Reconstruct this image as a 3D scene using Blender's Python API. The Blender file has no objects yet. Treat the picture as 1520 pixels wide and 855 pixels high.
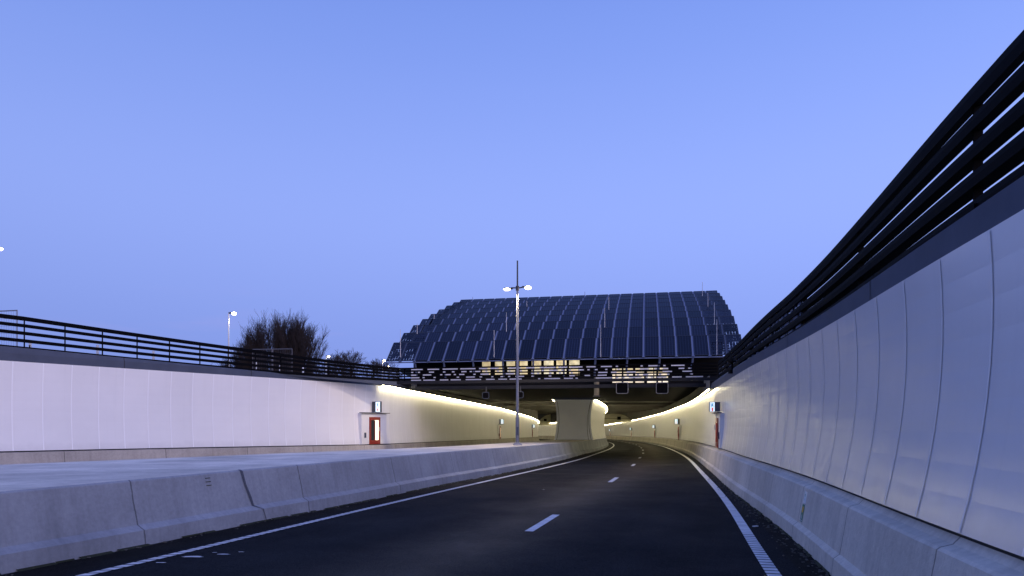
import bpy, math, random
import numpy as np
from mathutils import Vector, Matrix
R = math.radians
random.seed(7)
S = bpy.context.scene
COL = S.collection

# ------------------------------------------------------------------ camera
cam_d = bpy.data.cameras.new("camera"); cam = bpy.data.objects.new("camera", cam_d); COL.objects.link(cam)
cam.location = (0, 0, 2.05); cam.rotation_euler = (R(90), 0, 0)
cam_d.lens = 24.0; cam_d.sensor_width = 36.0; cam_d.shift_y = 0.1332
cam_d.clip_start = 0.1; cam_d.clip_end = 6000
S.camera = cam

# ------------------------------------------------------------------ dusk sky
SUN_AZ = R(140)          # the afterglow sits behind the camera, to its right (clockwise from +Y)
SUN_EL = R(2.0)
w = bpy.data.worlds.new("World"); S.world = w; w.use_nodes = True
nt = w.node_tree; nt.nodes.clear()
N = nt.nodes.new; L = nt.links.new
out = N("ShaderNodeOutputWorld")
sky = N("ShaderNodeTexSky"); sky.sky_type = 'NISHITA'; sky.sun_disc = False
sky.sun_elevation = SUN_EL; sky.sun_rotation = SUN_AZ
bg1 = N("ShaderNodeBackground"); bg1.inputs[1].default_value = 0.06
L(sky.outputs[0], bg1.inputs[0])
tc = N("ShaderNodeTexCoord"); sep = N("ShaderNodeSeparateXYZ"); L(tc.outputs['Generated'], sep.inputs[0])
ramp = N("ShaderNodeValToRGB"); L(sep.outputs[2], ramp.inputs[0])
ramp.color_ramp.interpolation = 'B_SPLINE'; els = ramp.color_ramp.elements
def srgb(r, g, b):
    f = lambda c: (c/255/12.92) if c/255 <= .04045 else ((c/255+.055)/1.055)**2.4
    return (f(r), f(g), f(b), 1)
stops = [(0.0, srgb(120,142,218)), (0.08, srgb(130,153,230)), (0.18, srgb(140,163,240)), (0.30, srgb(151,175,252)), (0.44, srgb(131,159,241)), (0.54, srgb(122,152,236)), (1.0, srgb(96,124,212))]
els[0].position = stops[0][0]; els[0].color = stops[0][1]
els[1].position = stops[-1][0]; els[1].color = stops[-1][1]
for p, c in stops[1:-1]:
    e = els.new(p); e.color = c
# slightly darker towards the west (left), as seen in the photograph
gl = N("ShaderNodeMath"); gl.operation = 'MULTIPLY_ADD'; L(sep.outputs[0], gl.inputs[0]); gl.inputs[1].default_value = 0.13; gl.inputs[2].default_value = 1.06
sc_ = N("ShaderNodeVectorMath"); sc_.operation = 'SCALE'; L(ramp.outputs[0], sc_.inputs[0]); L(gl.outputs[0], sc_.inputs['Scale'])
# thin rosy cloud streaks low over the horizon
mp = N("ShaderNodeMapping"); L(tc.outputs['Generated'], mp.inputs[0]); mp.inputs['Scale'].default_value = (3, 3, 22)
nz = N("ShaderNodeTexNoise"); L(mp.outputs[0], nz.inputs[0]); nz.inputs['Scale'].default_value = 1.6; nz.inputs['Detail'].default_value = 5
cr = N("ShaderNodeMapRange"); L(nz.outputs[0], cr.inputs[0]); cr.inputs[1].default_value = .56; cr.inputs[2].default_value = .75; cr.inputs[3].default_value = 0; cr.inputs[4].default_value = .16
ch = N("ShaderNodeMapRange"); L(sep.outputs[2], ch.inputs[0]); ch.inputs[1].default_value = .20; ch.inputs[2].default_value = .12
cm = N("ShaderNodeMath"); cm.operation = 'MULTIPLY'; L(cr.outputs[0], cm.inputs[0]); L(ch.outputs[0], cm.inputs[1])
mx = N("ShaderNodeMix"); mx.data_type = 'RGBA'; L(cm.outputs[0], mx.inputs[0]); L(sc_.outputs[0], mx.inputs[6]); mx.inputs[7].default_value = srgb(190,170,225)
bg2 = N("ShaderNodeBackground"); bg2.inputs[1].default_value = 1.06; L(mx.outputs[2], bg2.inputs[0])
ms = N("ShaderNodeMixShader"); ms.inputs[0].default_value = 0.93
L(bg1.outputs[0], ms.inputs[1]); L(bg2.outputs[0], ms.inputs[2]); L(ms.outputs[0], out.inputs[0])

# broad, soft afterglow
sd = bpy.data.lights.new("afterglow", 'SUN'); sd.energy = 2.05; sd.angle = R(50); sd.color = (1.0, .80, .80)
so = bpy.data.objects.new("afterglow", sd); COL.objects.link(so)
gd = Vector((math.sin(SUN_AZ), math.cos(SUN_AZ), math.tan(R(13))))
so.rotation_euler = gd.to_track_quat('Z', 'Y').to_euler(); so.location = (60, -60, 60)

S.view_settings.view_transform = 'Standard'; S.view_settings.look = 'None'
S.view_settings.exposure = 0; S.view_settings.gamma = 1; S.view_settings.use_curve_mapping = False
S.cycles.use_denoising = True; S.cycles.max_bounces = 6; S.cycles.diffuse_bounces = 3; S.cycles.glossy_bounces = 3
S.cycles.sample_clamp_indirect = 6

# ------------------------------------------------------------------ materials
def mat(name, col, rough=.6, metal=0, spec=.5, noise=0, nscale=4, bump=0, bscale=40, emis=None, estr=0, coat=0):
    m = bpy.data.materials.new(name); m.use_nodes = True; t = m.node_tree; p = t.nodes['Principled BSDF']
    p.inputs['Base Color'].default_value = (*col[:3], 1); p.inputs['Roughness'].default_value = rough
    p.inputs['Metallic'].default_value = metal; p.inputs['Specular IOR Level'].default_value = spec
    p.inputs['Coat Weight'].default_value = coat
    g = t.nodes.new("ShaderNodeTexCoord")
    if noise:
        n = t.nodes.new("ShaderNodeTexNoise"); n.inputs['Scale'].default_value = nscale; n.inputs['Detail'].default_value = 7; n.inputs['Roughness'].default_value = .65
        t.links.new(g.outputs['Object'], n.inputs[0])
        r = t.nodes.new("ShaderNodeMapRange"); r.inputs[1].default_value = .3; r.inputs[2].default_value = .7; r.inputs[3].default_value = 1-noise; r.inputs[4].default_value = 1+noise
        t.links.new(n.outputs[0], r.inputs[0])
        s = t.nodes.new("ShaderNodeVectorMath"); s.operation = 'SCALE'; s.inputs[0].default_value = col[:3]; t.links.new(r.outputs[0], s.inputs['Scale'])
        t.links.new(s.outputs[0], p.inputs['Base Color'])
    if bump:
        n = t.nodes.new("ShaderNodeTexNoise"); n.inputs['Scale'].default_value = bscale; n.inputs['Detail'].default_value = 4
        t.links.new(g.outputs['Object'], n.inputs[0])
        b = t.nodes.new("ShaderNodeBump"); b.inputs['Strength'].default_value = bump; b.inputs['Distance'].default_value = .02
        t.links.new(n.outputs[0], b.inputs['Height']); t.links.new(b.outputs[0], p.inputs['Normal'])
    if emis:
        p.inputs['Emission Color'].default_value = (*emis[:3], 1); p.inputs['Emission Strength'].default_value = estr
    return m

class NT:                                   # tiny node helper
    def __init__(s, m): s.t = m.node_tree
    def math(s, op, a, b=None, c=None):
        n = s.t.nodes.new("ShaderNodeMath"); n.operation = op
        for i, v in enumerate((a, b, c)):
            if v is None: continue
            if isinstance(v, (int, float)): n.inputs[i].default_value = v
            else: s.t.links.new(v, n.inputs[i])
        return n.outputs[0]
    def noise(s, vec, scale, detail=5, stretch=None):
        if stretch:
            q = s.t.nodes.new("ShaderNodeMapping"); q.inputs['Scale'].default_value = stretch; s.t.links.new(vec, q.inputs[0]); vec = q.outputs[0]
        n = s.t.nodes.new("ShaderNodeTexNoise"); n.inputs['Scale'].default_value = scale; n.inputs['Detail'].default_value = detail; n.inputs['Roughness'].default_value = .62
        s.t.links.new(vec, n.inputs[0]); return n.outputs[0]
    def rng(s, v, a, b, c, d):
        n = s.t.nodes.new("ShaderNodeMapRange"); s.t.links.new(v, n.inputs[0])
        for i, x in enumerate((a, b, c, d)): n.inputs[i+1].default_value = x
        return n.outputs[0]
    def scale(s, col, f):
        n = s.t.nodes.new("ShaderNodeVectorMath"); n.operation = 'SCALE'
        if isinstance(col, tuple): n.inputs[0].default_value = col[:3]
        else: s.t.links.new(col, n.inputs[0])
        s.t.links.new(f, n.inputs['Scale']); return n.outputs[0]
    def mix(s, f, a, b):
        n = s.t.nodes.new("ShaderNodeMix"); n.data_type = 'RGBA'; s.t.links.new(f, n.inputs[0])
        for i, x in ((6, a), (7, b)):
            if isinstance(x, tuple): n.inputs[i].default_value = (*x[:3], 1)
            else: s.t.links.new(x, n.inputs[i])
        return n.outputs[2]

def cast_concrete(name, col, joint=6.0, off=0.0, lo=.80, hi=1.18):
    """cast concrete with joints every few metres along the run (UV x = metres along, UV y = metres up the profile)"""
    m = mat(name, col, rough=.72, spec=.35); h = NT(m); t = m.node_tree; p = t.nodes['Principled BSDF']
    c = t.nodes.new("ShaderNodeTexCoord"); uv = c.outputs['UV']; ob = c.outputs['Object']
    sp = t.nodes.new("ShaderNodeSeparateXYZ"); t.links.new(uv, sp.inputs[0])
    big = h.rng(h.noise(ob, .55, 6), .3, .7, lo, hi)
    fine = h.rng(h.noise(ob, 14, 6), .3, .7, .90, 1.10)
    streak = h.rng(h.noise(uv, 1.0, 6, (5.5, .35, 1)), .45, .80, 1.0, .78)
    tone = h.math('MULTIPLY', h.math('MULTIPLY', big, fine), streak)
    # every cast unit is a slightly different tone
    unit = h.math('FLOOR', h.math('DIVIDE', h.math('ADD', sp.outputs[0], off), joint))
    wn = t.nodes.new("ShaderNodeTexWhiteNoise"); wn.noise_dimensions = '1D'; t.links.new(unit, wn.inputs['W'])
    tone = h.math('MULTIPLY', tone, h.rng(wn.outputs[0], 0, 1, .93, 1.07))
    fr = h.math('MULTIPLY', h.math('FRACT', h.math('DIVIDE', h.math('ADD', sp.outputs[0], off), joint)), joint)
    wob = h.math('MULTIPLY', h.math('SUBTRACT', h.noise(uv, 3.0, 3), .5), .05)
    fr = h.math('ADD', fr, wob)
    jt = h.math('LESS_THAN', h.math('ABSOLUTE', h.math('SUBTRACT', fr, .06)), .014)
    tone = h.math('MULTIPLY', tone, h.math('SUBTRACT', 1.0, h.math('MULTIPLY', jt, .55)))
    # grime along the foot
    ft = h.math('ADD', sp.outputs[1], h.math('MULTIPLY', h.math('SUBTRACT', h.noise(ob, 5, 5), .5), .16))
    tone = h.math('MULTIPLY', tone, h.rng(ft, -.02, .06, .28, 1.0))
    spot = h.rng(h.noise(ob, 38, 3), .68, .74, 1.0, .6)
    tone = h.math('MULTIPLY', tone, spot)
    t.links.new(h.scale(col, tone), p.inputs['Base Color'])
    b = t.nodes.new("ShaderNodeBump"); b.inputs['Strength'].default_value = .35; b.inputs['Distance'].default_value = .015
    t.links.new(h.math('ADD', h.noise(ob, 30, 6), h.math('MULTIPLY', jt, -1.5)), b.inputs['Height']); t.links.new(b.outputs[0], p.inputs['Normal'])
    return m

def asphalt_mat(name, col, lo=.36, hi=.62):
    m = mat(name, col, rough=.5, spec=.06); h = NT(m); t = m.node_tree; p = t.nodes['Principled BSDF']
    c = t.nodes.new("ShaderNodeTexCoord"); ob = c.outputs['Object']; uv = c.outputs['UV']
    big = h.rng(h.noise(ob, .18, 6), .3, .7, .75, 1.3)
    tracks = h.rng(h.noise(uv, 1.0, 4, (.03, .9, 1)), .3, .7, .80, 1.22)
    v = t.nodes.new("ShaderNodeTexVoronoi"); v.inputs['Scale'].default_value = 75; t.links.new(ob, v.inputs[0])
    g = t.nodes.new("ShaderNodeSeparateColor"); t.links.new(v.outputs['Color'], g.inputs[0])
    grit = h.rng(g.outputs[0], 0, 1, .45, 1.75)
    tone = h.math('MULTIPLY', h.math('MULTIPLY', big, tracks), grit)
    t.links.new(h.scale(col, tone), p.inputs['Base Color'])
    sp = t.nodes.new("ShaderNodeSeparateXYZ"); t.links.new(uv, sp.inputs[0])      # UV y = metres from the left kerb: tyre-polished track and painted lamp sheen
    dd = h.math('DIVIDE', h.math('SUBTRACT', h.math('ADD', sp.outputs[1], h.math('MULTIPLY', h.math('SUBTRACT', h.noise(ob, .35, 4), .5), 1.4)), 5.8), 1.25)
    polish_sheen = h.math('POWER', 2.718, h.math('MULTIPLY', h.math('MULTIPLY', dd, dd), -1.0))
    t.links.new(h.math('SUBTRACT', h.rng(h.noise(ob, .5, 6), .3, .7, lo, hi), h.math('MULTIPLY', polish_sheen, .20)), p.inputs['Roughness'])
    t.links.new(h.math('MULTIPLY_ADD', polish_sheen, .05, .045), p.inputs['Specular IOR Level'])
    lk = p.inputs['Base Color'].links[0].from_socket      # street lamp's warm brown sheen, painted into the base colour
    t.links.new(h.mix(h.math('MULTIPLY', polish_sheen, .8), lk, h.scale((.040, .029, .019), grit)), p.inputs['Base Color'])
    b = t.nodes.new("ShaderNodeBump"); b.inputs['Strength'].default_value = .55; b.inputs['Distance'].default_value = .008
    t.links.new(h.math('ADD', v.outputs['Distance'], h.noise(ob, 60, 3)), b.inputs['Height']); t.links.new(b.outputs[0], p.inputs['Normal'])
    return m

def panel_mat(name, col, rough):
    """enamelled white cladding: each panel has a marginally different tone and a faint waviness"""
    m = mat(name, col, rough=rough, spec=.5); h = NT(m); t = m.node_tree; p = t.nodes['Principled BSDF']
    c = t.nodes.new("ShaderNodeTexCoord"); uv = c.outputs['UV']; ob = c.outputs['Object']
    sp = t.nodes.new("ShaderNodeSeparateXYZ"); t.links.new(uv, sp.inputs[0])
    unit = h.math('FLOOR', sp.outputs[0])
    wn = t.nodes.new("ShaderNodeTexWhiteNoise"); wn.noise_dimensions = '1D'; t.links.new(unit, wn.inputs['W'])
    tone = h.math('MULTIPLY', h.rng(wn.outputs[0], 0, 1, .98, 1.012), h.rng(h.noise(ob, .5, 4), .3, .7, .97, 1.03))
    drt = h.rng(h.math('ADD', sp.outputs[1], h.math('MULTIPLY', h.math('SUBTRACT', h.noise(ob, 3, 5), .5), .5)), -.1, .35, .84, 1.0)
    runs = h.rng(h.noise(uv, 1.0, 6, (7.0, .22, 1)), .55, .85, 1.0, .95)
    tone = h.math('MULTIPLY', h.math('MULTIPLY', tone, drt), runs)
    t.links.new(h.scale(col, tone), p.inputs['Base Color'])
    b = t.nodes.new("ShaderNodeBump"); b.inputs['Strength'].default_value = .25; b.inputs['Distance'].default_value = .03
    t.links.new(h.math('ADD', h.noise(uv, 1.0, 2, (1.1, .5, 1)), h.math('MULTIPLY', wn.outputs[0], .3)), b.inputs['Height']); t.links.new(b.outputs[0], p.inputs['Normal'])
    return m

UP = Vector((0, 0, 1))
M = dict(
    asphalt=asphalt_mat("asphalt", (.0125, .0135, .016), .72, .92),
    gutter=asphalt_mat("gutter_asphalt", (.009, .009, .009), .6, .85),
    paint=mat("road_paint", (.62, .62, .64), rough=.55, noise=.22, nscale=3, bump=.3, bscale=60),
    
    barrier_left=cast_concrete("left_barrier_concrete", (.40, .37, .34), 4.0, .4),
    slab=cast_concrete("median_concrete", (.66, .61, .53), 8.0, 0, .62, 1.22),
    coping=mat("coping_metal", (.065, .078, .115), rough=.7, spec=.2, noise=.12, nscale=1.2),
    white=panel_mat("white_enamel", (.74, .73, .74), .22),
    white_matt=panel_mat("white_enamel_satin", (.80, .79, .80), .42),
    strip=mat("joint_strip", (.92, .92, .95), rough=.4),
    strip_right=mat('satin_joint_strip', (.74, .74, .76), rough=.45),
    darkgap=mat("dark_gap", (.015, .015, .018), rough=.8),
    rail=mat("dark_rail_paint", (.0026, .0028, .0042), rough=.75, spec=.04),
    led=mat("led_tube", (.9, .85, .6), emis=(1.0, .88, .53), estr=34.0),
    pole=mat("galvanised_steel", (.30, .31, .36), rough=.42, metal=.6, noise=.15, nscale=5),
    pole_white=mat("pale_painted_steel", (.62, .62, .66), rough=.4),
    lamp=mat("lamp_glow", (1, .9, .7), emis=(1.0, .80, .45), estr=14),
    lamp_white=mat("lamp_glow_white", (1, .95, .85), emis=(1.0, .88, .68), estr=16),
    lamp_orange=mat("lamp_glow_orange", (1, .8, .5), emis=(1.0, .66, .28), estr=30),
    pv=None, pvframe=mat("panel_frame", (.02, .025, .04), rough=.55),
    rib=mat("roof_rib", (.115, .15, .26), rough=.75),
    dark=mat("dark_facade", (.006, .006, .007), spec=.1, rough=.8, noise=.3, nscale=.6),
    beam=mat("dark_steel", (.035, .037, .045), rough=.5, noise=.2, nscale=2),
    beam_dark=mat('near_black_steel', (.014, .015, .020), rough=.7, spec=.15, noise=.2, nscale=2),
    ceil=mat("tunnel_ceiling_concrete", (.16, .15, .13), rough=.8, noise=.25, nscale=.35, bump=.2, bscale=6),
    door_red=mat("red_paint", (.25, .018, .014), rough=.35),
    signbox=mat("sign_housing", (.07, .08, .10), rough=.4, metal=.4),
    face=mat("sign_face", (.8, .9, 1), emis=(.70, .88, 1.0), estr=1.15),
    blue=mat("pictogram_blue", (.05, .18, .30), emis=(.10, .32, .48), estr=.5),
    red=mat("pictogram_red", (.5, .03, .02), emis=(.8, .10, .06), estr=.6),
    green=mat("sign_green", (.012, .20, .15), rough=.4),
    yellow=mat("sign_yellow", (.55, .36, .03), rough=.4),
    signwhite=mat("sign_white", (.62, .66, .74), rough=.4),
    bark=mat("winter_bark", (.034, .023, .022), rough=.9, noise=.3, nscale=3),
    grass=mat("verge_grass", (.035, .055, .02), rough=.95, noise=.5, nscale=.8, bump=.4, bscale=12),
    inlay=mat("pale_inlay", (.85, .85, .9), rough=.5),
    bulk=mat("portal_lining", (.50, .47, .34), rough=.7, noise=.12, nscale=.8),
    matrix=mat("matrix_screen", (.003, .003, .004), spec=.04, rough=.9),
    rim=mat("matrix_rim", (.17, .17, .19), rough=.5),
    glassdark=mat("dark_glass", (.03, .035, .04), rough=.08),
    doorglow=mat("door_light", (.9, .85, .7), emis=(1.0, .86, .58), estr=1.3),
    stone=mat("grit", (.09, .085, .075), rough=.95, noise=.4, nscale=5),
    litter=mat("scrap_white", (.7, .7, .72), rough=.6),
    moss=mat("gutter_moss", (.018, .022, .008), rough=1, noise=.5, nscale=6, bump=.6, bscale=40),
)
def pv_mat():
    m = mat("solar_cells", (.010, .014, .035), rough=.3, spec=.25); h = NT(m); t = m.node_tree; p = t.nodes['Principled BSDF']
    c = t.nodes.new("ShaderNodeTexCoord"); sp = t.nodes.new("ShaderNodeSeparateXYZ"); t.links.new(c.outputs['UV'], sp.inputs[0])
    fx = h.math('FRACT', h.math('MULTIPLY', sp.outputs[0], 5)); fy = h.math('FRACT', h.math('MULTIPLY', sp.outputs[1], 10))
    lx = h.math('LESS_THAN', fx, .20); ly = h.math('LESS_THAN', fy, .12)
    ln = h.math('MAXIMUM', lx, h.math('MULTIPLY', ly, .5))
    oi = t.nodes.new("ShaderNodeObjectInfo")
    tn = h.rng(oi.outputs['Random'], 0, 1, .5, 1.35)
    t.links.new(h.scale(h.mix(ln, (.004, .006, .018), (.020, .028, .058)), tn), p.inputs['Base Color'])
    t.links.new(h.rng(oi.outputs['Random'], 0, 1, .26, .36), p.inputs['Roughness'])
    return m
M['pv'] = pv_mat()
def window_mat():
    m = mat("lit_room", (.9, .8, .6), rough=.4); h = NT(m); t = m.node_tree; p = t.nodes['Principled BSDF']
    c = t.nodes.new("ShaderNodeTexCoord"); n = h.noise(c.outputs['Object'], 1.1, 3)
    t.links.new(h.mix(h.rng(n, .4, .62, 0, 1), (1.0, .78, .42), (1.0, .90, .64)), p.inputs['Emission Color'])
    oi = t.nodes.new('ShaderNodeObjectInfo'); t.links.new(h.math('MULTIPLY', h.rng(oi.outputs['Random'], 0, 1, .58, .98), h.rng(h.noise(c.outputs['Object'], 3.2, 4), .35, .6, .62, 1.08)), p.inputs['Emission Strength'])
    return m
M['window'] = window_mat()

# ------------------------------------------------------------------ object helpers
def tag(o, label=None, cat=None, group=None, kind=None):
    if label: o['label'] = label
    if cat: o['category'] = cat
    if group: o['group'] = group
    if kind: o['kind'] = kind
    return o
def empty(name, loc=(0, 0, 0), rz=0, **k):
    o = bpy.data.objects.new(name, None); o.empty_display_size = .3; COL.objects.link(o)
    o.location = loc; o.rotation_euler = (0, 0, rz); return tag(o, **k)
class MB:
    def __init__(s): s.v = []; s.f = []; s.uv = []; s.mi = []; s.mats = []; s.sm = []
    def mid(s, m):
        if m not in s.mats: s.mats.append(m)
        return s.mats.index(m)
    def quad(s, pts, uv=None, m=None, smooth=False):
        b = len(s.v); s.v += [tuple(p) for p in pts]; s.f.append(tuple(range(b, b+len(pts))))
        s.uv.append(uv or [(0, 0)]*len(pts)); s.mi.append(0 if m is None else s.mid(m)); s.sm.append(smooth)
    def box(s, c, d, m=None, fr=None):
        """box centre c, full size d, in an optional frame (origin, X, Y, Z)"""
        cx, cy, cz = c; dx, dy, dz = (k/2 for k in d)
        P = [(cx+a*dx, cy+b*dy, cz+e*dz) for a in (-1, 1) for b in (-1, 1) for e in (-1, 1)]
        if fr:
            o, X, Y, Z = fr; P = [tuple(o + X*p[0] + Y*p[1] + Z*p[2]) for p in P]
        for idx in ((0,1,3,2), (4,6,7,5), (0,4,5,1), (2,3,7,6), (0,2,6,4), (1,5,7,3)):
            s.quad([P[i] for i in idx], [(0,0),(1,0),(1,1),(0,1)], m)
    def tube(s, p0, p1, r0, r1=None, n=8, m=None, caps=True):
        p0 = Vector(p0); p1 = Vector(p1); r1 = r0 if r1 is None else r1
        d = (p1-p0); d.normalize(); a = d.orthogonal().normalized(); b = d.cross(a)
        A = [p0+(a*math.cos(2*math.pi*i/n)+b*math.sin(2*math.pi*i/n))*r0 for i in range(n)]
        B = [p1+(a*math.cos(2*math.pi*i/n)+b*math.sin(2*math.pi*i/n))*r1 for i in range(n)]
        for i in range(n):
            j = (i+1) % n; s.quad([A[i], A[j], B[j], B[i]], None, m, n > 5)
        if caps: s.quad(list(reversed(A)), None, m); s.quad(B, None, m)
    def build(s, name, m=None, parent=None, bevel=0, loc=None):
        me = bpy.data.meshes.new(name)
        me.from_pydata(s.v, [], s.f); me.update()
        for q in (s.mats if s.mats else [m]): me.materials.append(q)
        if s.mats: me.polygons.foreach_set('material_index', s.mi)
        me.polygons.foreach_set('use_smooth', s.sm)
        u = me.uv_layers.new(name='UVMap'); flat = [c for f in s.uv for p in f for c in p]; u.data.foreach_set('uv', flat)
        o = bpy.data.objects.new(name, me); COL.objects.link(o)
        if parent: o.parent = parent
        if loc: o.location = loc
        if bevel:
            import bmesh
            bm = bmesh.new(); bm.from_mesh(me); bmesh.ops.remove_doubles(bm, verts=bm.verts, dist=1e-4)
            bmesh.ops.recalc_face_normals(bm, faces=bm.faces)
            bmesh.ops.bevel(bm, geom=[e for e in bm.edges], offset=bevel, segments=2, affect='EDGES', profile=.5)
            bm.to_mesh(me); bm.free()
        return o

# ------------------------------------------------------------------ the lie of the land (X right, Y ahead, Z up, metres)
def G(y):                                   # the road dips towards the tunnel
    if y < 15: return 0.0
    if y < 35: return -.0145*(y-15)**2/40
    return -.0145*(y-25)
class Curve:
    def __init__(s, pts):
        p = sorted(pts, key=lambda q: q[0]); s.z = np.array([a for a, b in p], float); s.x = np.array([b for a, b in p], float)
        d = np.diff(s.x)/np.diff(s.z); m = np.empty(len(p)); m[0] = d[0]; m[-1] = d[-1]
        h = np.diff(s.z)
        for i in range(1, len(p)-1): m[i] = (d[i-1]*h[i]+d[i]*h[i-1])/(h[i]+h[i-1])
        s.m = m
    def __call__(s, z):
        z = float(z)
        if z <= s.z[0]: return float(s.x[0]+s.m[0]*(z-s.z[0]))
        if z >= s.z[-1]: return float(s.x[-1]+s.m[-1]*(z-s.z[-1]))
        i = int(np.searchsorted(s.z, z)-1); h = s.z[i+1]-s.z[i]; t = (z-s.z[i])/h
        return float((2*t**3-3*t*t+1)*s.x[i]+(t**3-2*t*t+t)*h*s.m[i]+(-2*t**3+3*t*t)*s.x[i+1]+(t**3-t*t)*h*s.m[i+1])
    def tan(s, z):
        d = (s(z+.3)-s(z-.3))/.6; v = Vector((d, 1, 0)); return v.normalized()
    def arc(s, z0, z1, step, fine=.25):
        """stations (z, arc length) every `step` metres measured along the curve"""
        out = [(z0, 0.0)]; acc = 0; nxt = step; z = z0
        while z < z1:
            dz = fine; x0 = s(z); x1 = s(z+dz); l = math.hypot(x1-x0, dz)
            while acc+l >= nxt and z < z1:
                f = (nxt-acc)/l; out.append((z+dz*f, nxt)); nxt += step
            acc += l; z += dz
        return out
def interp(pts):
    zs = [p[0] for p in pts]; es = [p[1] for p in pts]
    return lambda z: float(np.interp(z, zs, es))

RW = Curve([(-20,-1.35),(-4,1.85),(5.98,3.90),(12.3,5.38),(20.9,7.1),(31,9.35),(47,12.95),(61,15.85),(78,18.95),(100,22.7),(135,27.7),(190,32.3),(240,33.4),(290,32)])
RL = Curve([(-20,-2.3),(9.23,3.55),(16.5,5.32),(30,8.35),(47.3,12.2),(72,17),(100,21.8),(135,26.5),(190,31),(240,32.1),(290,30.7)])
CL = Curve([(-20,-9.0),(0,-3.4),(14.5,.73),(24.7,3.56),(36.1,6.35),(47.7,8.9),(58.9,11.3),(70.3,13.5),(80.5,15.3),(93.3,17.5),(104.8,19.2),(117.9,21),(135,23),(190,27.5),(240,28.6),(290,27.2)])
LL = Curve([(-20,-15.9),(0,-8.95),(9.23,-5.8),(13.3,-4.53),(18.1,-3.04),(32.1,1.1),(45,4.35),(58,7.1),(80,11.5),(100,14.9),(119,17.6),(135,19.5),(190,24),(240,25),(290,23.6)])
MB_ = Curve([(-20,-16.9),(0,-10.1),(6,-8.1),(9.35,-6.95),(11.7,-6.15),(14.3,-5.3),(17.2,-4.25),(22.1,-2.75),(30,-.25),(42,2.75),(58,6.15),(70,8.75),(85,11.6),(100,14.1),(119,16.75),(139,18.9),(190,23.0),(240,24),(290,22.6)])
ML = Curve([(-20,-37),(0,-23.5),(16,-12),(20,-9.3),(24.3,-6.9),(30.7,-3.9),(40,-1.6),(52.6,.6),(70,4.1),(100,7.6),(139,11.8),(165,14.1),(200,14.6),(240,11),(270,6)])
LW = Curve([(-20,-54),(0,-38.5),(25,-18.8),(30.8,-14.7),(36,-11.1),(41.4,-8.15),(47,-7.3),(58,-5.8),(72,-3.9),(89,-1.6),(115,1.5),(139,4.1),(165,6.3),(200,6.6),(240,3),(270,-2)])
rw_top = interp([(-20,3.72),(6,3.73),(35,3.78),(78,3.9),(135,3.68),(190,2.9),(240,1.95),(290,1.2)])
lw_top = interp([(-20,4.4),(41,4.4),(89,4.09),(139,3.3),(165,2.65),(200,2.0),(270,1.0)])
wd_top = interp([(60,4.58),(100,4.5),(119,4.38),(140,4.0),(190,3.0),(290,1.5)])
HB = 1.1                                     # height of the concrete barriers

def nrm(cv, z, side):                        # horizontal normal pointing away from the road; side +1 = right
    t = cv.tan(z); return Vector((t.y, -t.x, 0))*side
def sweep(mb, cv, stations, prof, side=1, m=None, flip=False, smooth=True, u_div=1.0):
    """prof(z) -> list of (offset outwards, height); one quad strip per profile segment, UV in metres"""
    rows = []
    for z, s in stations:
        n = nrm(cv, z, side); p = Vector((cv(z), z, 0)); r = []; v = 0; last = None
        for o, h in prof(z):
            if last is not None: v += math.hypot(o-last[0], h-last[1])
            last = (o, h); r.append((p+n*o+Vector((0, 0, h)), (s/u_div, v)))
        rows.append(r)
    for a, b in zip(rows[:-1], rows[1:]):
        for i in range(len(a)-1):
            q = [a[i], b[i], b[i+1], a[i+1]]
            if flip: q.reverse()
            mb.quad([x[0] for x in q], [x[1] for x in q], m, smooth)

# ------------------------------------------------------------------ ground, roads, paint
ZR = -14
def strip(name, ca, cb, z0, z1, dz, m, parent=None, n=8, oa=0, ob=0, wob=0):
    mb = MB(); zs = np.arange(z0, z1+.01, 2.0); L_ = 0
    rows = []
    for k, z in enumerate(zs):
        a = ca(z)+oa; b = cb(z)+ob
        if wob: a += random.uniform(-wob, wob)*.5; b += random.uniform(-wob, wob)
        rows.append([(Vector((a+(b-a)*i/n, z, G(z)+dz)), (z, i/n*(b-a))) for i in range(n+1)])
    for a, b in zip(rows[:-1], rows[1:]):
        for i in range(n):
            q = [a[i], a[i+1], b[i+1], b[i]]; mb.quad([x[0] for x in q], [x[1] for x in q], None, True)
    return mb.build(name, m, parent)
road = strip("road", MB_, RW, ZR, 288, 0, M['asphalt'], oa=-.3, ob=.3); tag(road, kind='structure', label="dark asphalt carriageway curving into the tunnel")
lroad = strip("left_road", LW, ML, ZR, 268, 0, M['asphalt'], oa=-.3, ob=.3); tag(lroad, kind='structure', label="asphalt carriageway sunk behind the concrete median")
edge_r = strip("gutter", RL, RW, ZR, 130, .004, M['gutter'], road, oa=.42, ob=-.05, n=3, wob=.08)
edge_l = strip("gutter", MB_, LL, ZR, 130, .004, M['gutter'], road, oa=.02, ob=-.34, n=3, wob=.05)

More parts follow.
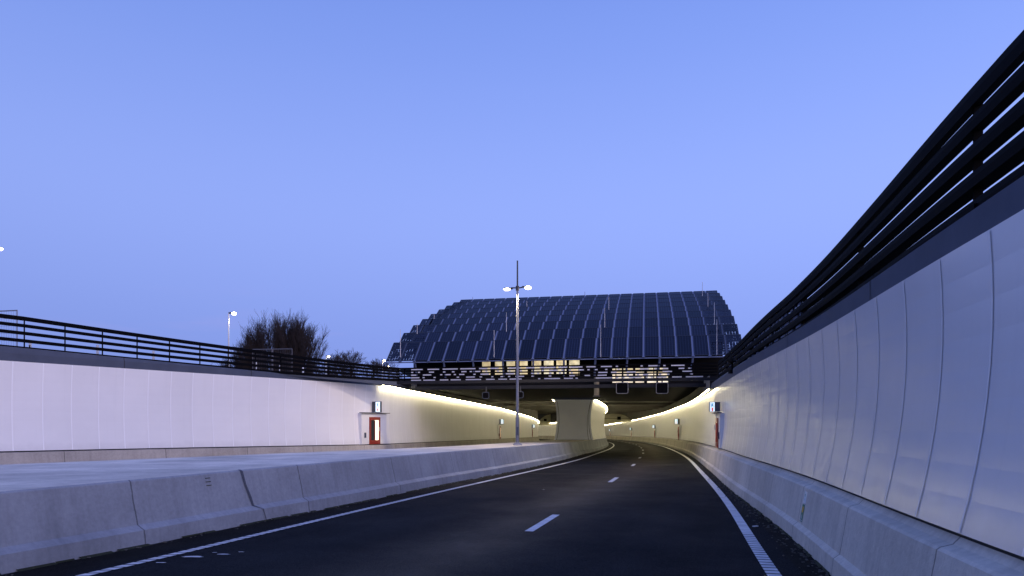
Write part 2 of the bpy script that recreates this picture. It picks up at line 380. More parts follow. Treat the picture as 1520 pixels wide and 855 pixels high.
def line(cv, z0, z1, wd, ribbed_to, name, sk):
    mb = MB(); dzl = .008
    st = cv.arc(z0, z1, 1.0)
    def P(z, o):
        t = cv.tan(z); n = Vector((t.y, -t.x, 0)); p = Vector((cv(z), z, G(z)+dzl))+n*o; return p
    z = z0
    while z < ribbed_to:                     # profiled marking: short bars close together
        t = cv.tan(z); a = .155; g = .045
        q = [P(z, -wd/2), P(z+sk, wd/2), P(z+sk+a*t.y, wd/2), P(z+a*t.y, -wd/2)]
        mb.quad(q); z += (a+g)*t.y
    zz = [z]+[q for q, s in st if q > z+.5]
    for a, b in zip(zz[:-1], zz[1:]): mb.quad([P(a, -wd/2), P(a, wd/2), P(b, wd/2), P(b, -wd/2)])
    return mb.build(name, M['paint'], road)
line(LL, -12, 286, .17, 24, "edge_line", .07)
line(RL, -12, 286, .19, 12.5, "edge_line", .0)
# centre dashes: 3 m of paint every 12 m
st = CL.arc(-12, 286, .25)
zs_ = [z for z, s in st]; ss_ = [s for z, s in st]
s_at = lambda z: float(np.interp(z, zs_, ss_)); z_at = lambda s: float(np.interp(s, ss_, zs_))
s0 = s_at(13.05)
for k in range(-1, 22):
    a = s0+k*11.95; mb = MB()
    if a > ss_[-1]-4: break
    if a < 0: continue
    pts = [z_at(a+i*.5) for i in range(6)]
    for p, q in zip(pts[:-1], pts[1:]):
        def PP(z, o):
            t = CL.tan(z); return Vector((CL(z), z, G(z)+.008))+Vector((t.y, -t.x, 0))*o
        mb.quad([PP(p, -.085), PP(p, .085), PP(q, .085), PP(q, -.085)])
    mb.build("lane_dash", M['paint'], road)

# spilt paint beside the left edge line and a sealed transverse joint in the left lane
rnd = random.Random(21); mb = MB()
for (x, z, a, b) in ((-4.95, 10.55, .20, .07), (-4.55, 10.75, .13, .04), (-5.2, 10.1, .09, .03), (-4.35, 10.95, .06, .02), (-4.75, 10.9, .05, .02), (1.0, 21.6, .04, .02)):
    mb.quad([(x+a*math.cos(t)*rnd.uniform(.55, 1.1), z+b*math.sin(t)*rnd.uniform(.5, 1.1), G(z)+.007) for t in np.linspace(0, 6.0, 11)])
mb.build("paint_spill", M['paint'], road)
mb = MB(); pz = [(LL(29.5)+f*(CL(28.6)-LL(29.5)), 29.6-f*1.1+.12*math.sin(f*17)) for f in np.linspace(.04, 1.15, 16)]
for (a, b), (c, d) in zip(pz[:-1], pz[1:]): mb.quad([(a, b, G(b)+.005), (c, d, G(d)+.005), (c, d+.09, G(d)+.005), (a, b+.09, G(b)+.005)])
mb.build("sealed_joint", M['darkgap'], road)

# ------------------------------------------------------------------ concrete barriers and the median
def barrier(name, cv, side, z0, z1, m, prof, label, **k):
    mb = MB(); sweep(mb, cv, cv.arc(z0, z1, 1.0), prof, side, None, flip=(side < 0), smooth=False)
    o = mb.build(name, m); return tag(o, label=label, cat="barrier", **k)
def s_of(cv, z): return float(np.interp(z, *zip(*cv.arc(ZR, 60, 1.0))))
M['barrier'] = cast_concrete("median_barrier_concrete", (.285, .305, .345), 4.6, .06-s_of(MB_, 11.55)+46)
M['barrier_right'] = cast_concrete("right_barrier_concrete", (.56, .52, .45), 3.15, .06-s_of(RW, 9.14)+31.5)
RB = lambda z: [(-.34, G(z)-.05), (-.34, G(z)+.0), (-.315, G(z)+.24), (-.235, G(z)+.30), (-.13, G(z)+.93), (-.10, G(z)+.955), (.0, G(z)+.985), (.06, G(z)+HB-.045)]
barrier("concrete_barrier", RW, 1, ZR, 288, M['barrier_right'], RB, "pale concrete safety barrier along the foot of the right tunnel wall")
MBP = lambda z: [(-.0, G(z)-.05), (.0, G(z)+.0), (.03, G(z)+.26), (.17, G(z)+.34), (.34, G(z)+HB-.03), (.37, G(z)+HB)]
medb = barrier("concrete_barrier", MB_, -1, ZR, 288, M['barrier'], MBP, "grey concrete barrier with stepped foot on the median's road side")
mb = MB(); rows = []                          # tar-sealed crack running down the median barrier
for k, (o_, h_) in enumerate([(.385, 1.104), (.335, 1.07), (.27, .80), (.20, .50), (.165, .342), (.025, .262), (-.006, .02)]):
    z = 14.15+(.0, .02, .05, .13, .16, .30, .36)[k]; wd_ = (.075, .075, .06, .075, .06, .02, .014)[k]; a = []
    for q in (-wd_/2, wd_/2): a.append(Vector((MB_(z+q), z+q, G(z)+h_+.003))+nrm(MB_, z+q, -1)*(o_-.005))
    rows.append(a)
for a, b in zip(rows[:-1], rows[1:]): mb.quad([a[0], a[1], b[1], b[0]])
mb.build("sealed_crack", mat("tar_seal", (.07, .075, .10), rough=.6, noise=.3, nscale=20), medb)
mb = MB(); z = 13.25; n = nrm(MB_, z, -1); t_ = MB_.tan(z)
for h0 in (.86, .93, 1.0): mb.box((0, 0, h0), (.13, .012, .012), None, (Vector((MB_(z), z, 0))+n*(.17+.17*(h0-.34)/.73-.004), t_, n, Vector((0, 0, 1))))
mb.build("cast_mark", M['moss'], medb)
LBP = lambda z: [(-.34, G(z)-.05), (-.34, G(z)+.0), (-.32, G(z)+.24), (-.20, G(z)+.32), (-.10, G(z)+HB-.06), (.06, G(z)+HB-.045)]
barrier("concrete_barrier", LW, -1, ZR, 268, M['barrier_left'], LBP, "low brownish concrete barrier under the left white wall")
# median slab
mb = MB(); zs = np.arange(ZR, 74, 1.0); rows = []
for z in zs:
    nb = nrm(MB_, z, -1); a = Vector((MB_(z), z, 0))+nb*.372; b = Vector((ML(z), z, 0))
    rows.append([(Vector((a.x+(b.x-a.x)*i/6, a.y+(b.y-a.y)*i/6, G(z)+HB+.004-(.0 if i else .004))), (z, 3+i/6*abs(b.x-a.x))) for i in range(7)]+[(Vector((b.x-.3, b.y, G(z))), (z, 9))])
for a, b in zip(rows[:-1], rows[1:]):
    for i in range(7):
        q = [a[i+1], a[i], b[i], b[i+1]]; mb.quad([x[0] for x in q], [x[1] for x in q])
med = mb.build("median", M['slab']); tag(med, kind='structure', label="flat concrete median between the two carriageways")

# ------------------------------------------------------------------ white clad retaining walls
def clad_prof(cv, z, bot, top, lean, sag, n=9, o0=0):
    h = top-bot
    return [(o0+lean*(i/n)+sag*h*4*(i/n)*(1-i/n), bot+h*i/n) for i in range(n+1)]
def wall(cv, side, z0, z1, topf, leanf, sag, pitch, m, name, label, portal_z, wallstrip=.015):
    root = empty(name, (cv(20), 20, 0), label=label, cat="wall")
    def par(o): o.parent = root; o.matrix_parent_inverse = Matrix.Translation(-root.location); return o
    st = cv.arc(z0, z1, pitch)
    mb = MB()
    for k, (a, b) in enumerate(zip(st[:-1], st[1:])):
        g = .004*(b[0]-a[0])/pitch
        sub = [(a[0]+(b[0]-a[0])*f, k+.01+.98*f) for f in (0, .5, 1)]
        sweep(mb, cv, sub, lambda z: [(.03+clad_prof(cv, z, G(z)+HB, topf(z), leanf(z), sag)[0][0], G(z)+HB)]+clad_prof(cv, z, G(z)+HB, topf(z), leanf(z), sag)+[(leanf(z)+.03, topf(z))], side, None, flip=(side < 0))
    par(mb.build("cladding", m))
    mb = MB()                                # slim cover strips over the joints
    for z, s in st[1:]:
        if z > 150: break
        e = [(z-wallstrip, 0), (z+wallstrip, 0)]
        sweep(mb, cv, e, lambda zz: [(o-.008, h) for o, h in clad_prof(cv, z, G(z)+HB+.01, topf(z)-.01, leanf(z), sag)], side, None, flip=(side < 0))
    par(mb.build("joint_strip", M['strip'] if side < 0 else M['strip_right']))
    mb = MB()                                # dark backing in the shadow gap below and behind the panels
    sweep(mb, cv, cv.arc(z0, z1, 1.0), lambda z: [(.062, G(z)+HB-.08)]+[(o+.05, h) for o, h in clad_prof(cv, z, G(z)+HB, topf(z), leanf(z), sag)], side, None, flip=(side < 0))
    par(mb.build("backing", M['darkgap']))
    return root, par
r_lean = interp([(0,.25),(6,.23),(12,.15),(30,.02),(60,0)])
rwall, rpar = wall(RW, 1, ZR, 288, rw_top, r_lean, .042, 1.07, M['white'], "retaining_wall", "tall glossy white panelled wall beside the right lane", 36)
lwall, lpar = wall(LW, -1, ZR, 268, lw_top, lambda z: .02, .035, 1.0, M['white_matt'], "retaining_wall", "long pale lilac-white panelled wall on the left side", 40)

PV = 38.0                                     # distance of the bridge front, measured along the building's axis
AX = Vector((.981, -.193, 0)); AY = Vector((.193, .981, 0))
def B(u, v, e): return AX*u+AY*v+UP*e
# coping band above the panels, up to the railing
def coping(cv, side, z0, z1, topf, basef, leanf, par, back=.5):
    mb = MB()
    def pr(z):
        t = topf(z); l = leanf(z)
        return [(l+.06, t-.03), (l+.05, t+.012), (l+.05, min(t+.30, basef(z)-.03)), (l+.10, basef(z)-.0), (back+.35+l, basef(z)+.0), (back+.35+l, t-.6)]
    sweep(mb, cv, cv.arc(z0, z1, 1.0), pr, side, None, flip=(side < 0), smooth=False)
    par(mb.build("coping", M['coping']))
    mb = MB()                                # pressed joints in the coping
    for z, s in cv.arc(z0, z1, 6.0)[1:]:
        sweep(mb, cv, [(z-.012, 0), (z+.012, 0)], lambda zz: [(o-.004, h) for o, h in pr(z)[1:4]], side, None, flip=(side < 0))
    par(mb.build("coping_joint", M['darkgap']))
r_base = interp([(-20,4.06),(6,4.06),(20,4.08),(37,4.28)])
r_rtop = interp([(-20,5.28),(6,5.28),(16,5.12),(25,5.12),(37,5.35)])
l_base = interp([(-20,5.3),(25,4.95),(34,4.7),(41,4.6)])
l_rtop = interp([(-20,6.6),(25.9,6.18),(34,5.75),(40,5.38)])
coping(RW, 1, ZR, 37.5, rw_top, r_base, r_lean, rpar)
coping(LW, -1, ZR, 44, lw_top, l_base, lambda z: .02, lpar)
# plain dark wall between panel top and ceiling inside the tunnel
def upstand(cv, side, z0, z1, topf, par, e):
    mb = MB(); sweep(mb, cv, cv.arc(z0, z1, 2.0), lambda z: [(.07, topf(z)-.02), (.07, e(z))], side, None, flip=(side < 0))
    par(mb.build("upstand", M['ceil']))
e_ceil = interp([(0,4.85),(70,4.85),(103,4.9),(250,6.0),(300,6.0)])
upstand(RW, 1, 38, 288, rw_top, rpar, e_ceil)
upstand(LW, -1, 44, 268, lw_top, lpar, e_ceil)

# ------------------------------------------------------------------ railings: five deep slats on posts
RR = Curve([(z, RW(z)+.36*nrm(RW, z, 1).x) for z in list(np.arange(-20, 35, 3.0))]+[(35.2, 10.62), (36.56, 11.04)])
LR = Curve([(-20,-55.3),(0,-39.4),(25,-19.4),(30.8,-15.2),(34.3,-12.4),(36.8,-10.2),(38.6,-8.3),(40.1,-6.6)])
def railing(name, cv, side, z0, z1, basef, topf, nslat, post_pitch, label, depth=.2, th=.075):
    root = empty(name, (cv(z0+10), z0+10, basef(z0+10)), label=label, cat="railing")
    inv = Matrix.Translation(-root.location)
    st = cv.arc(z0, z1, .75); st = [q for q in st if q[0] < z1]+[(z1, 0)]
    for k in range(nslat):
        mb = MB()
        dp = depth*(.52+.12*k)
        def pr(z):
            b = basef(z)-.035; t = topf(z); p = (t-b-th)/(nslat-1); e = t-p*k
            hh = th*(1.25 if k == 0 else 1); e0 = e-hh; sl = .035
            return [(0, e0), (0, e0+hh*.55), (.02, e), (dp, e-.01), (dp, e0+sl), (0, e0)]
        sweep(mb, cv, st, pr, side, None, flip=(side < 0), smooth=False)
        o = mb.build("rail", M['rail'], root); o.matrix_parent_inverse = inv
    for z, s in cv.arc(z0, z1, post_pitch)[:-1]:
        mb = MB(); n = nrm(cv, z, side); t = cv.tan(z); o = Vector((cv(z), z, 0))
        b = basef(z); tp = topf(z)-.05
        fr = (o, t, n, UP)
        mb.box((0, depth*.40, (b+tp)/2), (.03, depth*.34, tp-b), None, fr)
        mb.box((0, depth*.5, b+.03), (.42, depth*1.2, .05), None, fr)
        mb.box((0, depth*.5, b+.075), (.22, depth*.9, .04), None, fr)
        q = mb.build("post", M['rail'], root); q.matrix_parent_inverse = inv
    return root, inv
rrail, rinv = railing("railing", RR, 1, ZR, 36.4, r_base, r_rtop, 5, 4.2, "black slatted railing on top of the right white wall", depth=.228, th=.156)
lrail, linv = railing("railing", LR, -1, 2, 40.1, l_base, l_rtop, 5, 1.4, "black slatted railing on top of the left white wall", depth=.18, th=.135)

mb = MB(); sweep(mb, LR, [(z, 0) for z in np.arange(31, 40.2, .7)], lambda z: [(.05, l_base(z)-float(np.interp(z, [31, 36, 38.2, 40], [.0, .12, .20, .28]))), (.05, l_base(z)+.0), (.2, l_base(z)+.0)], -1, None, flip=True, smooth=False)
o = mb.build("apron", M["coping"], lrail); o.matrix_parent_inverse = linv
# dashes let into the right railing where it nears the bridge, and all along the bridge front
def inlays_curve(cv, side, z0, z1, basef, topf, root, inv):
    rnd = random.Random(3); mb = MB()
    for k in range(5):
        s = 0; z = z0
        while z < z1:
            ln = rnd.choice([.12, .12, .3, .5]); gp = rnd.choice([.12, .2, .35])
            b = basef(z)+.06; t = topf(z); p = (t-b)/4; e = t-p*k-.15*p-.10
            if rnd.random() < .8:
                zz = [z, min(z+ln, z1)]
                sweep(mb, cv, [(q, 0) for q in zz], lambda q: [(.05, e-.055), (.05, e+.015), (.09, e+.015), (.09, e-.055)], side, None, flip=(side < 0), smooth=False)
                if len(root.children) < 100: o = mb.build("inlay", M['rib'], root); o.matrix_parent_inverse = inv; mb = MB()
            z += ln+gp
    if mb.v: o = mb.build("far_inlays", M['rib'], root); o.matrix_parent_inverse = inv; o['kind'] = 'stuff'
inlays_curve(RR, 1, 15, 36, r_base, r_rtop, rrail, rinv)

U0, U1 = -14.25, 3.72                          # the bridge railing spans between the two wall railings
br = empty("bridge_railing", B(-5, PV, 4.45), label="straight black railing with white dashes across the tunnel mouth", cat="railing")
binv = Matrix.Translation(-br.location)
FR = (Vector((0,0,0)), AX, AY, UP)
def bpart(mb, name, m, root, inv):
    o = mb.build(name, m, root); o.matrix_parent_inverse = inv; return o
rows_e = [5.33, 5.17, 5.01, 4.85, 4.70]
for e in rows_e:
    mb = MB(); mb.box(((U0+U1)/2, PV+.06, e), (U1-U0, .12, .075), None, FR); bpart(mb, "rail", M['rail'], br, binv)
mb = MB(); mb.box(((U0+U1)/2, PV+.09, 4.50), (U1-U0+.6, .22, .16), None, FR); bpart(mb, "edge_beam", M['beam_dark'], br, binv)
for u in np.arange(U0+.3, U1, 2.05):
    mb = MB(); mb.box((u, PV+.155, 4.97), (.05, .07, .80), None, FR); bpart(mb, "post", M['rail'], br, binv)
rnd = random.Random(11); mb = MB()
for k, e in enumerate([5.255, 5.09, 4.93, 4.775, 4.63]):
    u = U0+.75
    while u < U1-1.2:
        if k in (0, 4): ln = rnd.choice([.12, .5, .6, .7, .9]); gp = rnd.choice([.15, .22, .3])
        else: ln = rnd.choice([.12, .12, .14, .3, .5]); gp = rnd.choice([.2, .3, .42, .55])
        if rnd.random() < .86: mb = MB(); mb.box((u+ln/2, PV+.06, e), (ln, .03, .062), None, FR); bpart(mb, "inlay", M['inlay'], br, binv)
        u += ln+gp

# ------------------------------------------------------------------ light strips along the wall tops
def led(cv, side, z0, z1, topf, name, label, off=-.21, o2=0):
    root = empty(name, (cv(z0), z0, topf(z0)), label=label, cat="light strip")
    inv = Matrix.Translation(-root.location); st = [q for q in cv.arc(z0, z1, 1.0) if q[0] <= z1]
    mb = MB(); sweep(mb, cv, st, lambda z: [(.06+o2, topf(z)+.05), (off-.05+o2, topf(z)+.05), (off-.05+o2, topf(z)+.035), (off-.05+o2, topf(z)+.09), (.06+o2, topf(z)+.09)], side, None, smooth=False)
    o = mb.build("canopy", M['beam'], root); o.matrix_parent_inverse = inv
    mb = MB()                               # separate 1.9 m fittings with short dark gaps
    s_ = cv.arc(z0, z1, .5); segs = [s_[i:i+5] for i in range(0, len(s_)-4, 4)]
    for sg in segs:
        if sg[-1][0] > z1: break
        d_ = (sg[-1][0]-sg[0][0])*.02; sg = [(sg[0][0]+d_, 0)]+sg[1:-1]+[(sg[-1][0]-d_, 0)]
        sweep(mb, cv, sg, lambda z: [(off+.03+o2, topf(z)+.045), (off+.03+o2, topf(z)-.005), (off+.0+o2, topf(z)-.015), (off-.03+o2, topf(z)-.005), (off-.03+o2, topf(z)+.045)], side, None, smooth=False)
    o = mb.build("tube", M['led'], root); o.matrix_parent_inverse = inv
led(RW, 1, 34.2, 286, rw_top, "light_strip", "warm glowing light strip along the right tunnel wall top")
led(LW, -1, 41.6, 266, lw_top, "light_strip", "warm glowing light strip along the left tunnel wall top")

# ------------------------------------------------------------------ dividing wall between the tubes
dw = empty("dividing_wall", (6.5, 70, G(70)+HB), label="white wedge-ended wall standing on the median between the tubes", cat="wall")
dinv = Matrix.Translation(-dw.location)
WZ = 70.0; sagw = .062
DR = Curve([(q, MB_(q)-.42) for q in np.arange(60, 285, 6.0)]); DR.x[0] += 0
DL = Curve([(70,4.33),(100,7.9),(139,12.1),(165,14.4),(200,14.9),(240,11.4),(270,6.4)])
def side_clad(cv, side, z1, nm):
    st = cv.arc(WZ, z1, 1.0); mb = MB()
    for k, (a, b) in enumerate(zip(st[:-1], st[1:])):
        sub = [(a[0]+(b[0]-a[0])*f, k+.02+.96*f) for f in (.01, .99)]
        sweep(mb, cv, sub, lambda z: clad_prof(cv, z, G(z)+HB+.03, wd_top(z), 0, sagw), side, None, flip=(side < 0))
    bpart(mb, nm, M['white_matt'], dw, dinv)
    mb = MB(); sweep(mb, cv, cv.arc(WZ+.4, z1, 2.0), lambda z: [(o+.05, h) for o, h in clad_prof(cv, z, G(z)+HB+.03, wd_top(z), 0, sagw)]+[(.07, e_ceil(z))], side, None, flip=(side < 0))
    bpart(mb, "backing", M['darkgap'], dw, dinv)
    if side == 1:
        mb = MB(); sweep(mb, cv, cv.arc(WZ, z1, 2.0), lambda z: [(-.30, G(z)-.05), (-.28, G(z)+.28), (-.1, G(z)+HB-.03), (.06, G(z)+HB)], side, None)
        bpart(mb, "plinth", M['barrier_left'], dw, dinv)
side_clad(DR, -1, 284, "side_cladding"); side_clad(DL, 1, 266, "side_cladding")
mb = MB(); n = 16; b0 = G(70)+HB+.02; t0 = wd_top(70)+.02; h = t0-b0; rows = []
xl, xr = 4.33, DR(70)
for i in range(n+1):
    t = i/n; s = sagw*h*4*t*(1-t); rows.append((Vector((xl+s, WZ-.02, b0+h*t)), Vector((xr-s, WZ-.02, b0+h*t))))
for k, (a, b) in enumerate(zip(rows[:-1], rows[1:])):
    mb.quad([a[0], a[1], b[1], b[0]], [(0, k*h/n), (.9, k*h/n), (.9, (k+1)*h/n), (0, (k+1)*h/n)], None)
bpart(mb, "end_panel", mat("end_panel_paint", (.84, .87, 1.0), rough=.5, noise=.05, nscale=.7), dw, dinv)
mb = MB()
for side_ in (0, 1):
    for i in range(n):
        a, b = rows[i], rows[i+1]; s = 1 if side_ == 0 else -1
        for off, wd_ in ((.22, .035),) if side_ == 0 else ((.22, .035), (.42, .035)):
            o2 = off*s
            if off == .42: o2 = -(.22+.28*(1-i/n))
            o3 = o2 if off != .42 else -(.22+.28*(1-(i+1)/n))
            mb.quad([a[side_]+Vector((o2, -.006, 0)), a[side_]+Vector((o2+wd_, -.006, 0)), b[side_]+Vector((o3+wd_, -.006, 0)), b[side_]+Vector((o3, -.006, 0))])
bpart(mb, "panel_joint", M['coping'], dw, dinv)
mb = MB(); mb.box(((xl+xr)/2, WZ+.05, t0+.03), (xr-xl+.1, .2, .06)); mb.box(((xl+xr)/2, WZ+.06, b0-.03), (xr-xl-.1, .2, .08))
bpart(mb, "end_cap", M['coping'], dw, dinv)
led(DR, -1, WZ+.1, 284, wd_top, "light_strip", "warm glowing light strip on the dividing wall's right side")
led(DL, 1, WZ+.6, 266, wd_top, "light_strip", "warm glowing light strip on the dividing wall's left side")

# ------------------------------------------------------------------ tunnel roof and far lining
tr = empty("tunnel_roof", B(0, 46, 4.8), label="dark roof slab spanning both tunnel tubes behind the bridge railing", cat="tunnel roof"); tinv = Matrix.Translation(-tr.location)
mb = MB()
def ceil_row(z):
    e = e_ceil(z); xa = LW(z)-.4 if z < 268 else LW(268)-6; xb = RW(z)+.4
    return Vector((xa, z, e)), Vector((xb, z, e))
zs = [44.0, 50, 56, 62, 70]; 
pa = [B(-19, 45.6, 4.75), B(14, 45.6, 4.75)]; pb = [Vector((-9, 74, 4.78)), Vector((24, 104, 4.78))]
mb.quad([pa[0], pa[1], pb[1], pb[0]]); 
mb.quad([pb[0], pb[1], pb[1]+UP*.7, pb[0]+UP*.7])
bpart(mb, "front_soffit", M['dark'], tr, tinv)
mb = MB(); st_ = list(np.arange(56, 300, 4.0))
for a, b in zip(st_[:-1], st_[1:]):
    A, B_ = ceil_row(a), ceil_row(b); n_ = 6
    for i in range(n_):
        f0, f1 = i/n_, (i+1)/n_
        mb.quad([A[0].lerp(A[1], f0), A[0].lerp(A[1], f1), B_[0].lerp(B_[1], f1), B_[0].lerp(B_[1], f0)], None, None)
bpart(mb, "soffit", M['ceil'], tr, tinv)
for z in range(80, 240, 14):                 # downstand beams
    a, b = ceil_row(z); mb = MB()
    c = (a+b)/2; mb.box((c.x, z, c.z-.12), ((b-a).length, .5, .22)); bpart(mb, "beam", M['ceil'], tr, tinv)
# front fascia, dark, above the mouth; lower edge beams
mb = MB(); mb.box((-2.5, 46.0, 4.98), (33, .7, .62), None, FR); bpart(mb, "fascia", M['dark'], tr, tinv)
mb = MB()                                    # dark abutment walls between the bridge front and the slab
mb.quad([B(U0-.2, PV+.3, 4.5), B(-16.2, 45.7, 4.5), B(-16.2, 45.7, 5.3), B(U0-.2, PV+.3, 4.62)])
mb.quad([B(U1+.2, PV+.3, 4.42), B(7.2, 45.7, 4.42), B(7.2, 45.7, 5.3), B(U1+.2, PV+.3, 4.62)])
bpart(mb, "abutment", M['dark'], tr, tinv)
mb = MB(); mb.quad([(-30, 287, -6), (60, 287, -6), (60, 287, 6.3), (-30, 287, 6.3)]); mb.quad([(-12, 262, -6), (-30, 287, -6), (-30, 287, 6.3), (-12, 262, 6.3)]); bpart(mb, "end_wall", M['ceil'], tr, tinv)
# bored-tube portals far down each tube
def portal(cx, z, half, e0, top, lo, hi, lab, screen):
    r = empty("tunnel_portal", (cx, z, e0), label=lab, cat="tunnel portal"); mb = MB(); n = 22
    pts = [Vector((half*math.cos(math.pi*i/n), 0, (top-e0)*math.sin(math.pi*i/n))) for i in range(n+1)]
    mb.quad(pts+[Vector((-half, 0, lo-e0)), Vector((half, 0, hi-e0))]); mb.build("lining", M['bulk'], r)
    mb = MB()
    for a, b in zip(pts[:-1], pts[1:]):
        mb.quad([a+Vector((0,-.5,0)), b+Vector((0,-.5,0)), b*1.05+Vector((0,-.5,0)), a*1.05+Vector((0,-.5,0))]); mb.quad([a+Vector((0,-.5,0)), b+Vector((0,-.5,0)), b, a])
    mb.build("arch_ring", M['ceil'], r)
    mb = MB(); mb.box((0, -.3, (top-e0)*.42), (half*1.8, .12, .09)); mb.build("cross_beam", M['dark'], r)
    mb = MB(); mb.box((screen, -.5, (top-e0)*.45), (.95, .3, .85)); mb.build("signal_box", M['dark'], r, bevel=.05)
portal(27.0, 181, 4.55, 2.7, 4.9, 2.15, 2.75, "pale arched tube portal deep inside the right tunnel", 1.3)
portal(14.1, 228, 5.2, 1.9, 5.5, 1.75, 1.75, "pale arched tube portal deep inside the left tunnel", -3.0)

# ------------------------------------------------------------------ the dome-roofed building
bd = empty("domed_building", B(-6, 49, 4.9), label="dark building with curved roof of solar panels above the tunnel mouth", cat="building"); dbi = Matrix.Translation(-bd.location)
NR, NC = 9, 23; PITCH = 1.06; UL = -18.2; RLEN = 2.02
px = [100.6,119.5,134.5,146.5,156,164,171,177,182,186]
prof = [(46.0, px[0]*.000968*46)]
for k in range(1, NR+1):
    v0, e0 = prof[-1]; c = px[k]*.000968
    lo, hi = 0, RLEN
    for _ in range(40):
        dv = (lo+hi)/2; de = c*(v0+dv)-e0
        if dv*dv+de*de < RLEN**2: lo = dv
        else: hi = dv
    prof.append((v0+dv, c*(v0+dv)))
prof = [(v, e+2.05) for v, e in prof]
# panel meshes share their data; every panel is an object
def pv_mesh(ln):
    mb = MB(); hw = .440
    mb.quad([(-hw, 0, .03), (hw, 0, .03), (hw, ln, .03), (-hw, ln, .03)], [(0,0),(1,0),(1,1),(0,1)], M['pv'])
    for x in (-hw-.015, hw+.015): mb.box((x, ln/2, .018), (.03, ln+.03, .045), M['pvframe'])
    for y in (-.0, ln): mb.box((0, y, .018), (hw*2, .035, .045), M['pvframe'])
    mb.quad([(-hw, 0, -.004), (-hw, ln, -.004), (hw, ln, -.004), (hw, 0, -.004)], None, M['pvframe'])
    me = mb.build("solar_panel", None); d = me.data; bpy.data.objects.remove(me); return d
def open_mesh(ln):
    mb = MB(); hw = .48
    for x in (-hw, hw): mb.box((x, ln/2, .02), (.06, ln, .04), M['pvframe'])
    for y in (0, ln): mb.box((0, y, .02), (2*hw, .06, .04), M['pvframe'])
    for i in range(5):
        for j in range(8):
            f = .84 if random.random() < .62 else 1.0
            mb.box((-hw+2*hw*(i+.5)/5, ln*(j+.5)/8, .018), (2*hw/5*(.82 if f < 1 else 1.02), ln/8*f, .02), M['pv'])
    me = mb.build("lattice_panel", None); d = me.data; bpy.data.objects.remove(me); return d
pvd = pv_mesh(RLEN+.06); opd = [open_mesh(RLEN+.06) for _ in range(3)]
def place_row(k):
    (v0, e0), (v1, e1) = prof[k], prof[k+1]
    d = Vector((0, v1-v0, e1-e0)); d.normalize(); ny = AY*d.y+UP*d.z
    out_n = AX.cross(ny); out_n.normalize()
    if out_n.z < 0: out_n = -out_n
    return ny, out_n
rest = MB(); placed = 0
cand = []
for k in range(NR):
    ny, nn = place_row(k)
    v0, e0 = prof[k]
    # each row is tipped a little so its lower edge stands proud of the row beneath it
    nyt = (ny+nn*.24).normalized(); nnt = AX.cross(nyt); nnt = nnt if nnt.z > 0 else -nnt
    for c in range(NC):
        u = UL+PITCH*(c+.5)+.11*k*(1 if c < 1 else 0)
        o = B(u, v0, e0)+nn*.02
        opn = (c < 2 and k < 8) or (c >= NC-2 and k < 8)
        cand.append((k, c, o, nyt, nnt, opn))
cand.sort(key=lambda q: (q[0], q[1]))
for idx, (k, c, o, ny, nn, opn) in enumerate(cand):
    mtx = Matrix((( AX.x, ny.x, nn.x, o.x), (AX.y, ny.y, nn.y, o.y), (AX.z, ny.z, nn.z, o.z), (0,0,0,1)))
    data = random.choice(opd) if opn else pvd
    if idx < 96:
        ob = bpy.data.objects.new("lattice_panel" if opn else "solar_panel", data); COL.objects.link(ob)
        ob.parent = bd; ob.matrix_parent_inverse = dbi; ob.matrix_basis = mtx
    else:
        for p in data.polygons:
            rest.quad([mtx @ data.vertices[i].co for i in p.vertices], [tuple(data.uv_layers[0].data[l].uv) for l in p.loop_indices], data.materials[p.material_index])
o = rest.build("upper_solar_panels", None, bd); o.matrix_parent_inverse = dbi; o['kind'] = 'stuff'
# ribs under the joints
mb = MB()
for c in range(1, NC):
    u = UL+PITCH*c
    for k in range(NR):
        ny, nn = place_row(k); v0, e0 = prof[k]; n2 = (ny+nn*.24).normalized(); m2 = AX.cross(n2); m2 = m2 if m2.z > 0 else -m2; fr = (B(u, v0, e0)+nn*.02, AX, n2, m2)
        mb.box((0, RLEN/2-.02, -.02), (.20, RLEN+.10, .08), None, fr)
bpart(mb, "roof_rib", M['rib'], bd, dbi)
# dark inner skin beneath the panels, leaving the open lattice bays at both ends
mb = MB(); ua, ub = UL+PITCH*2, UL+PITCH*(NC-2)
for k in range(NR):
    a, b = prof[k], prof[k+1]
    x0, x1 = (ua, ub) if k < 8 else (UL, UL+PITCH*NC)
    d = place_row(k)[1]*-.17; mb.quad([B(x0, a[0], a[1])+d, B(x1, a[0], a[1])+d, B(x1, b[0], b[1])+d, B(x0, b[0], b[1])+d])
ve, ee = prof[-1]
mb.quad([B(ua, ve, ee), B(ub, ve, ee), B(ub, ve+14, 6), B(ua, ve+14, 6)])
bpart(mb, "inner_roof", M['dark'], bd, dbi)
# eave gutter and ridge
mb = MB(); ny, nn = place_row(0); o0 = B(0, 46, prof[0][1])
mb.box((UL+PITCH*NC/2, 46.08, prof[0][1]-.09), (PITCH*NC+.2, .12, .07), None, FR); bpart(mb, "eave_gutter", M['rib'], bd, dbi)
mb = MB(); mb.box((UL+PITCH*NC/2, ve, ee+.12), (PITCH*NC-1.4, .3, .12), None, FR); bpart(mb, "ridge_rail", M['pvframe'], bd, dbi)
# slanting struts under the eave
for c in range(0, NC+1):
    u = UL+PITCH*c*1.0
    if c % 2: continue
    mb = MB(); mb.tube(B(u-.15, 47.2, 5.0), B(u, 46.1, prof[0][1]-.05), .07, n=6); bpart(mb, "strut", M['rib'], bd, dbi)
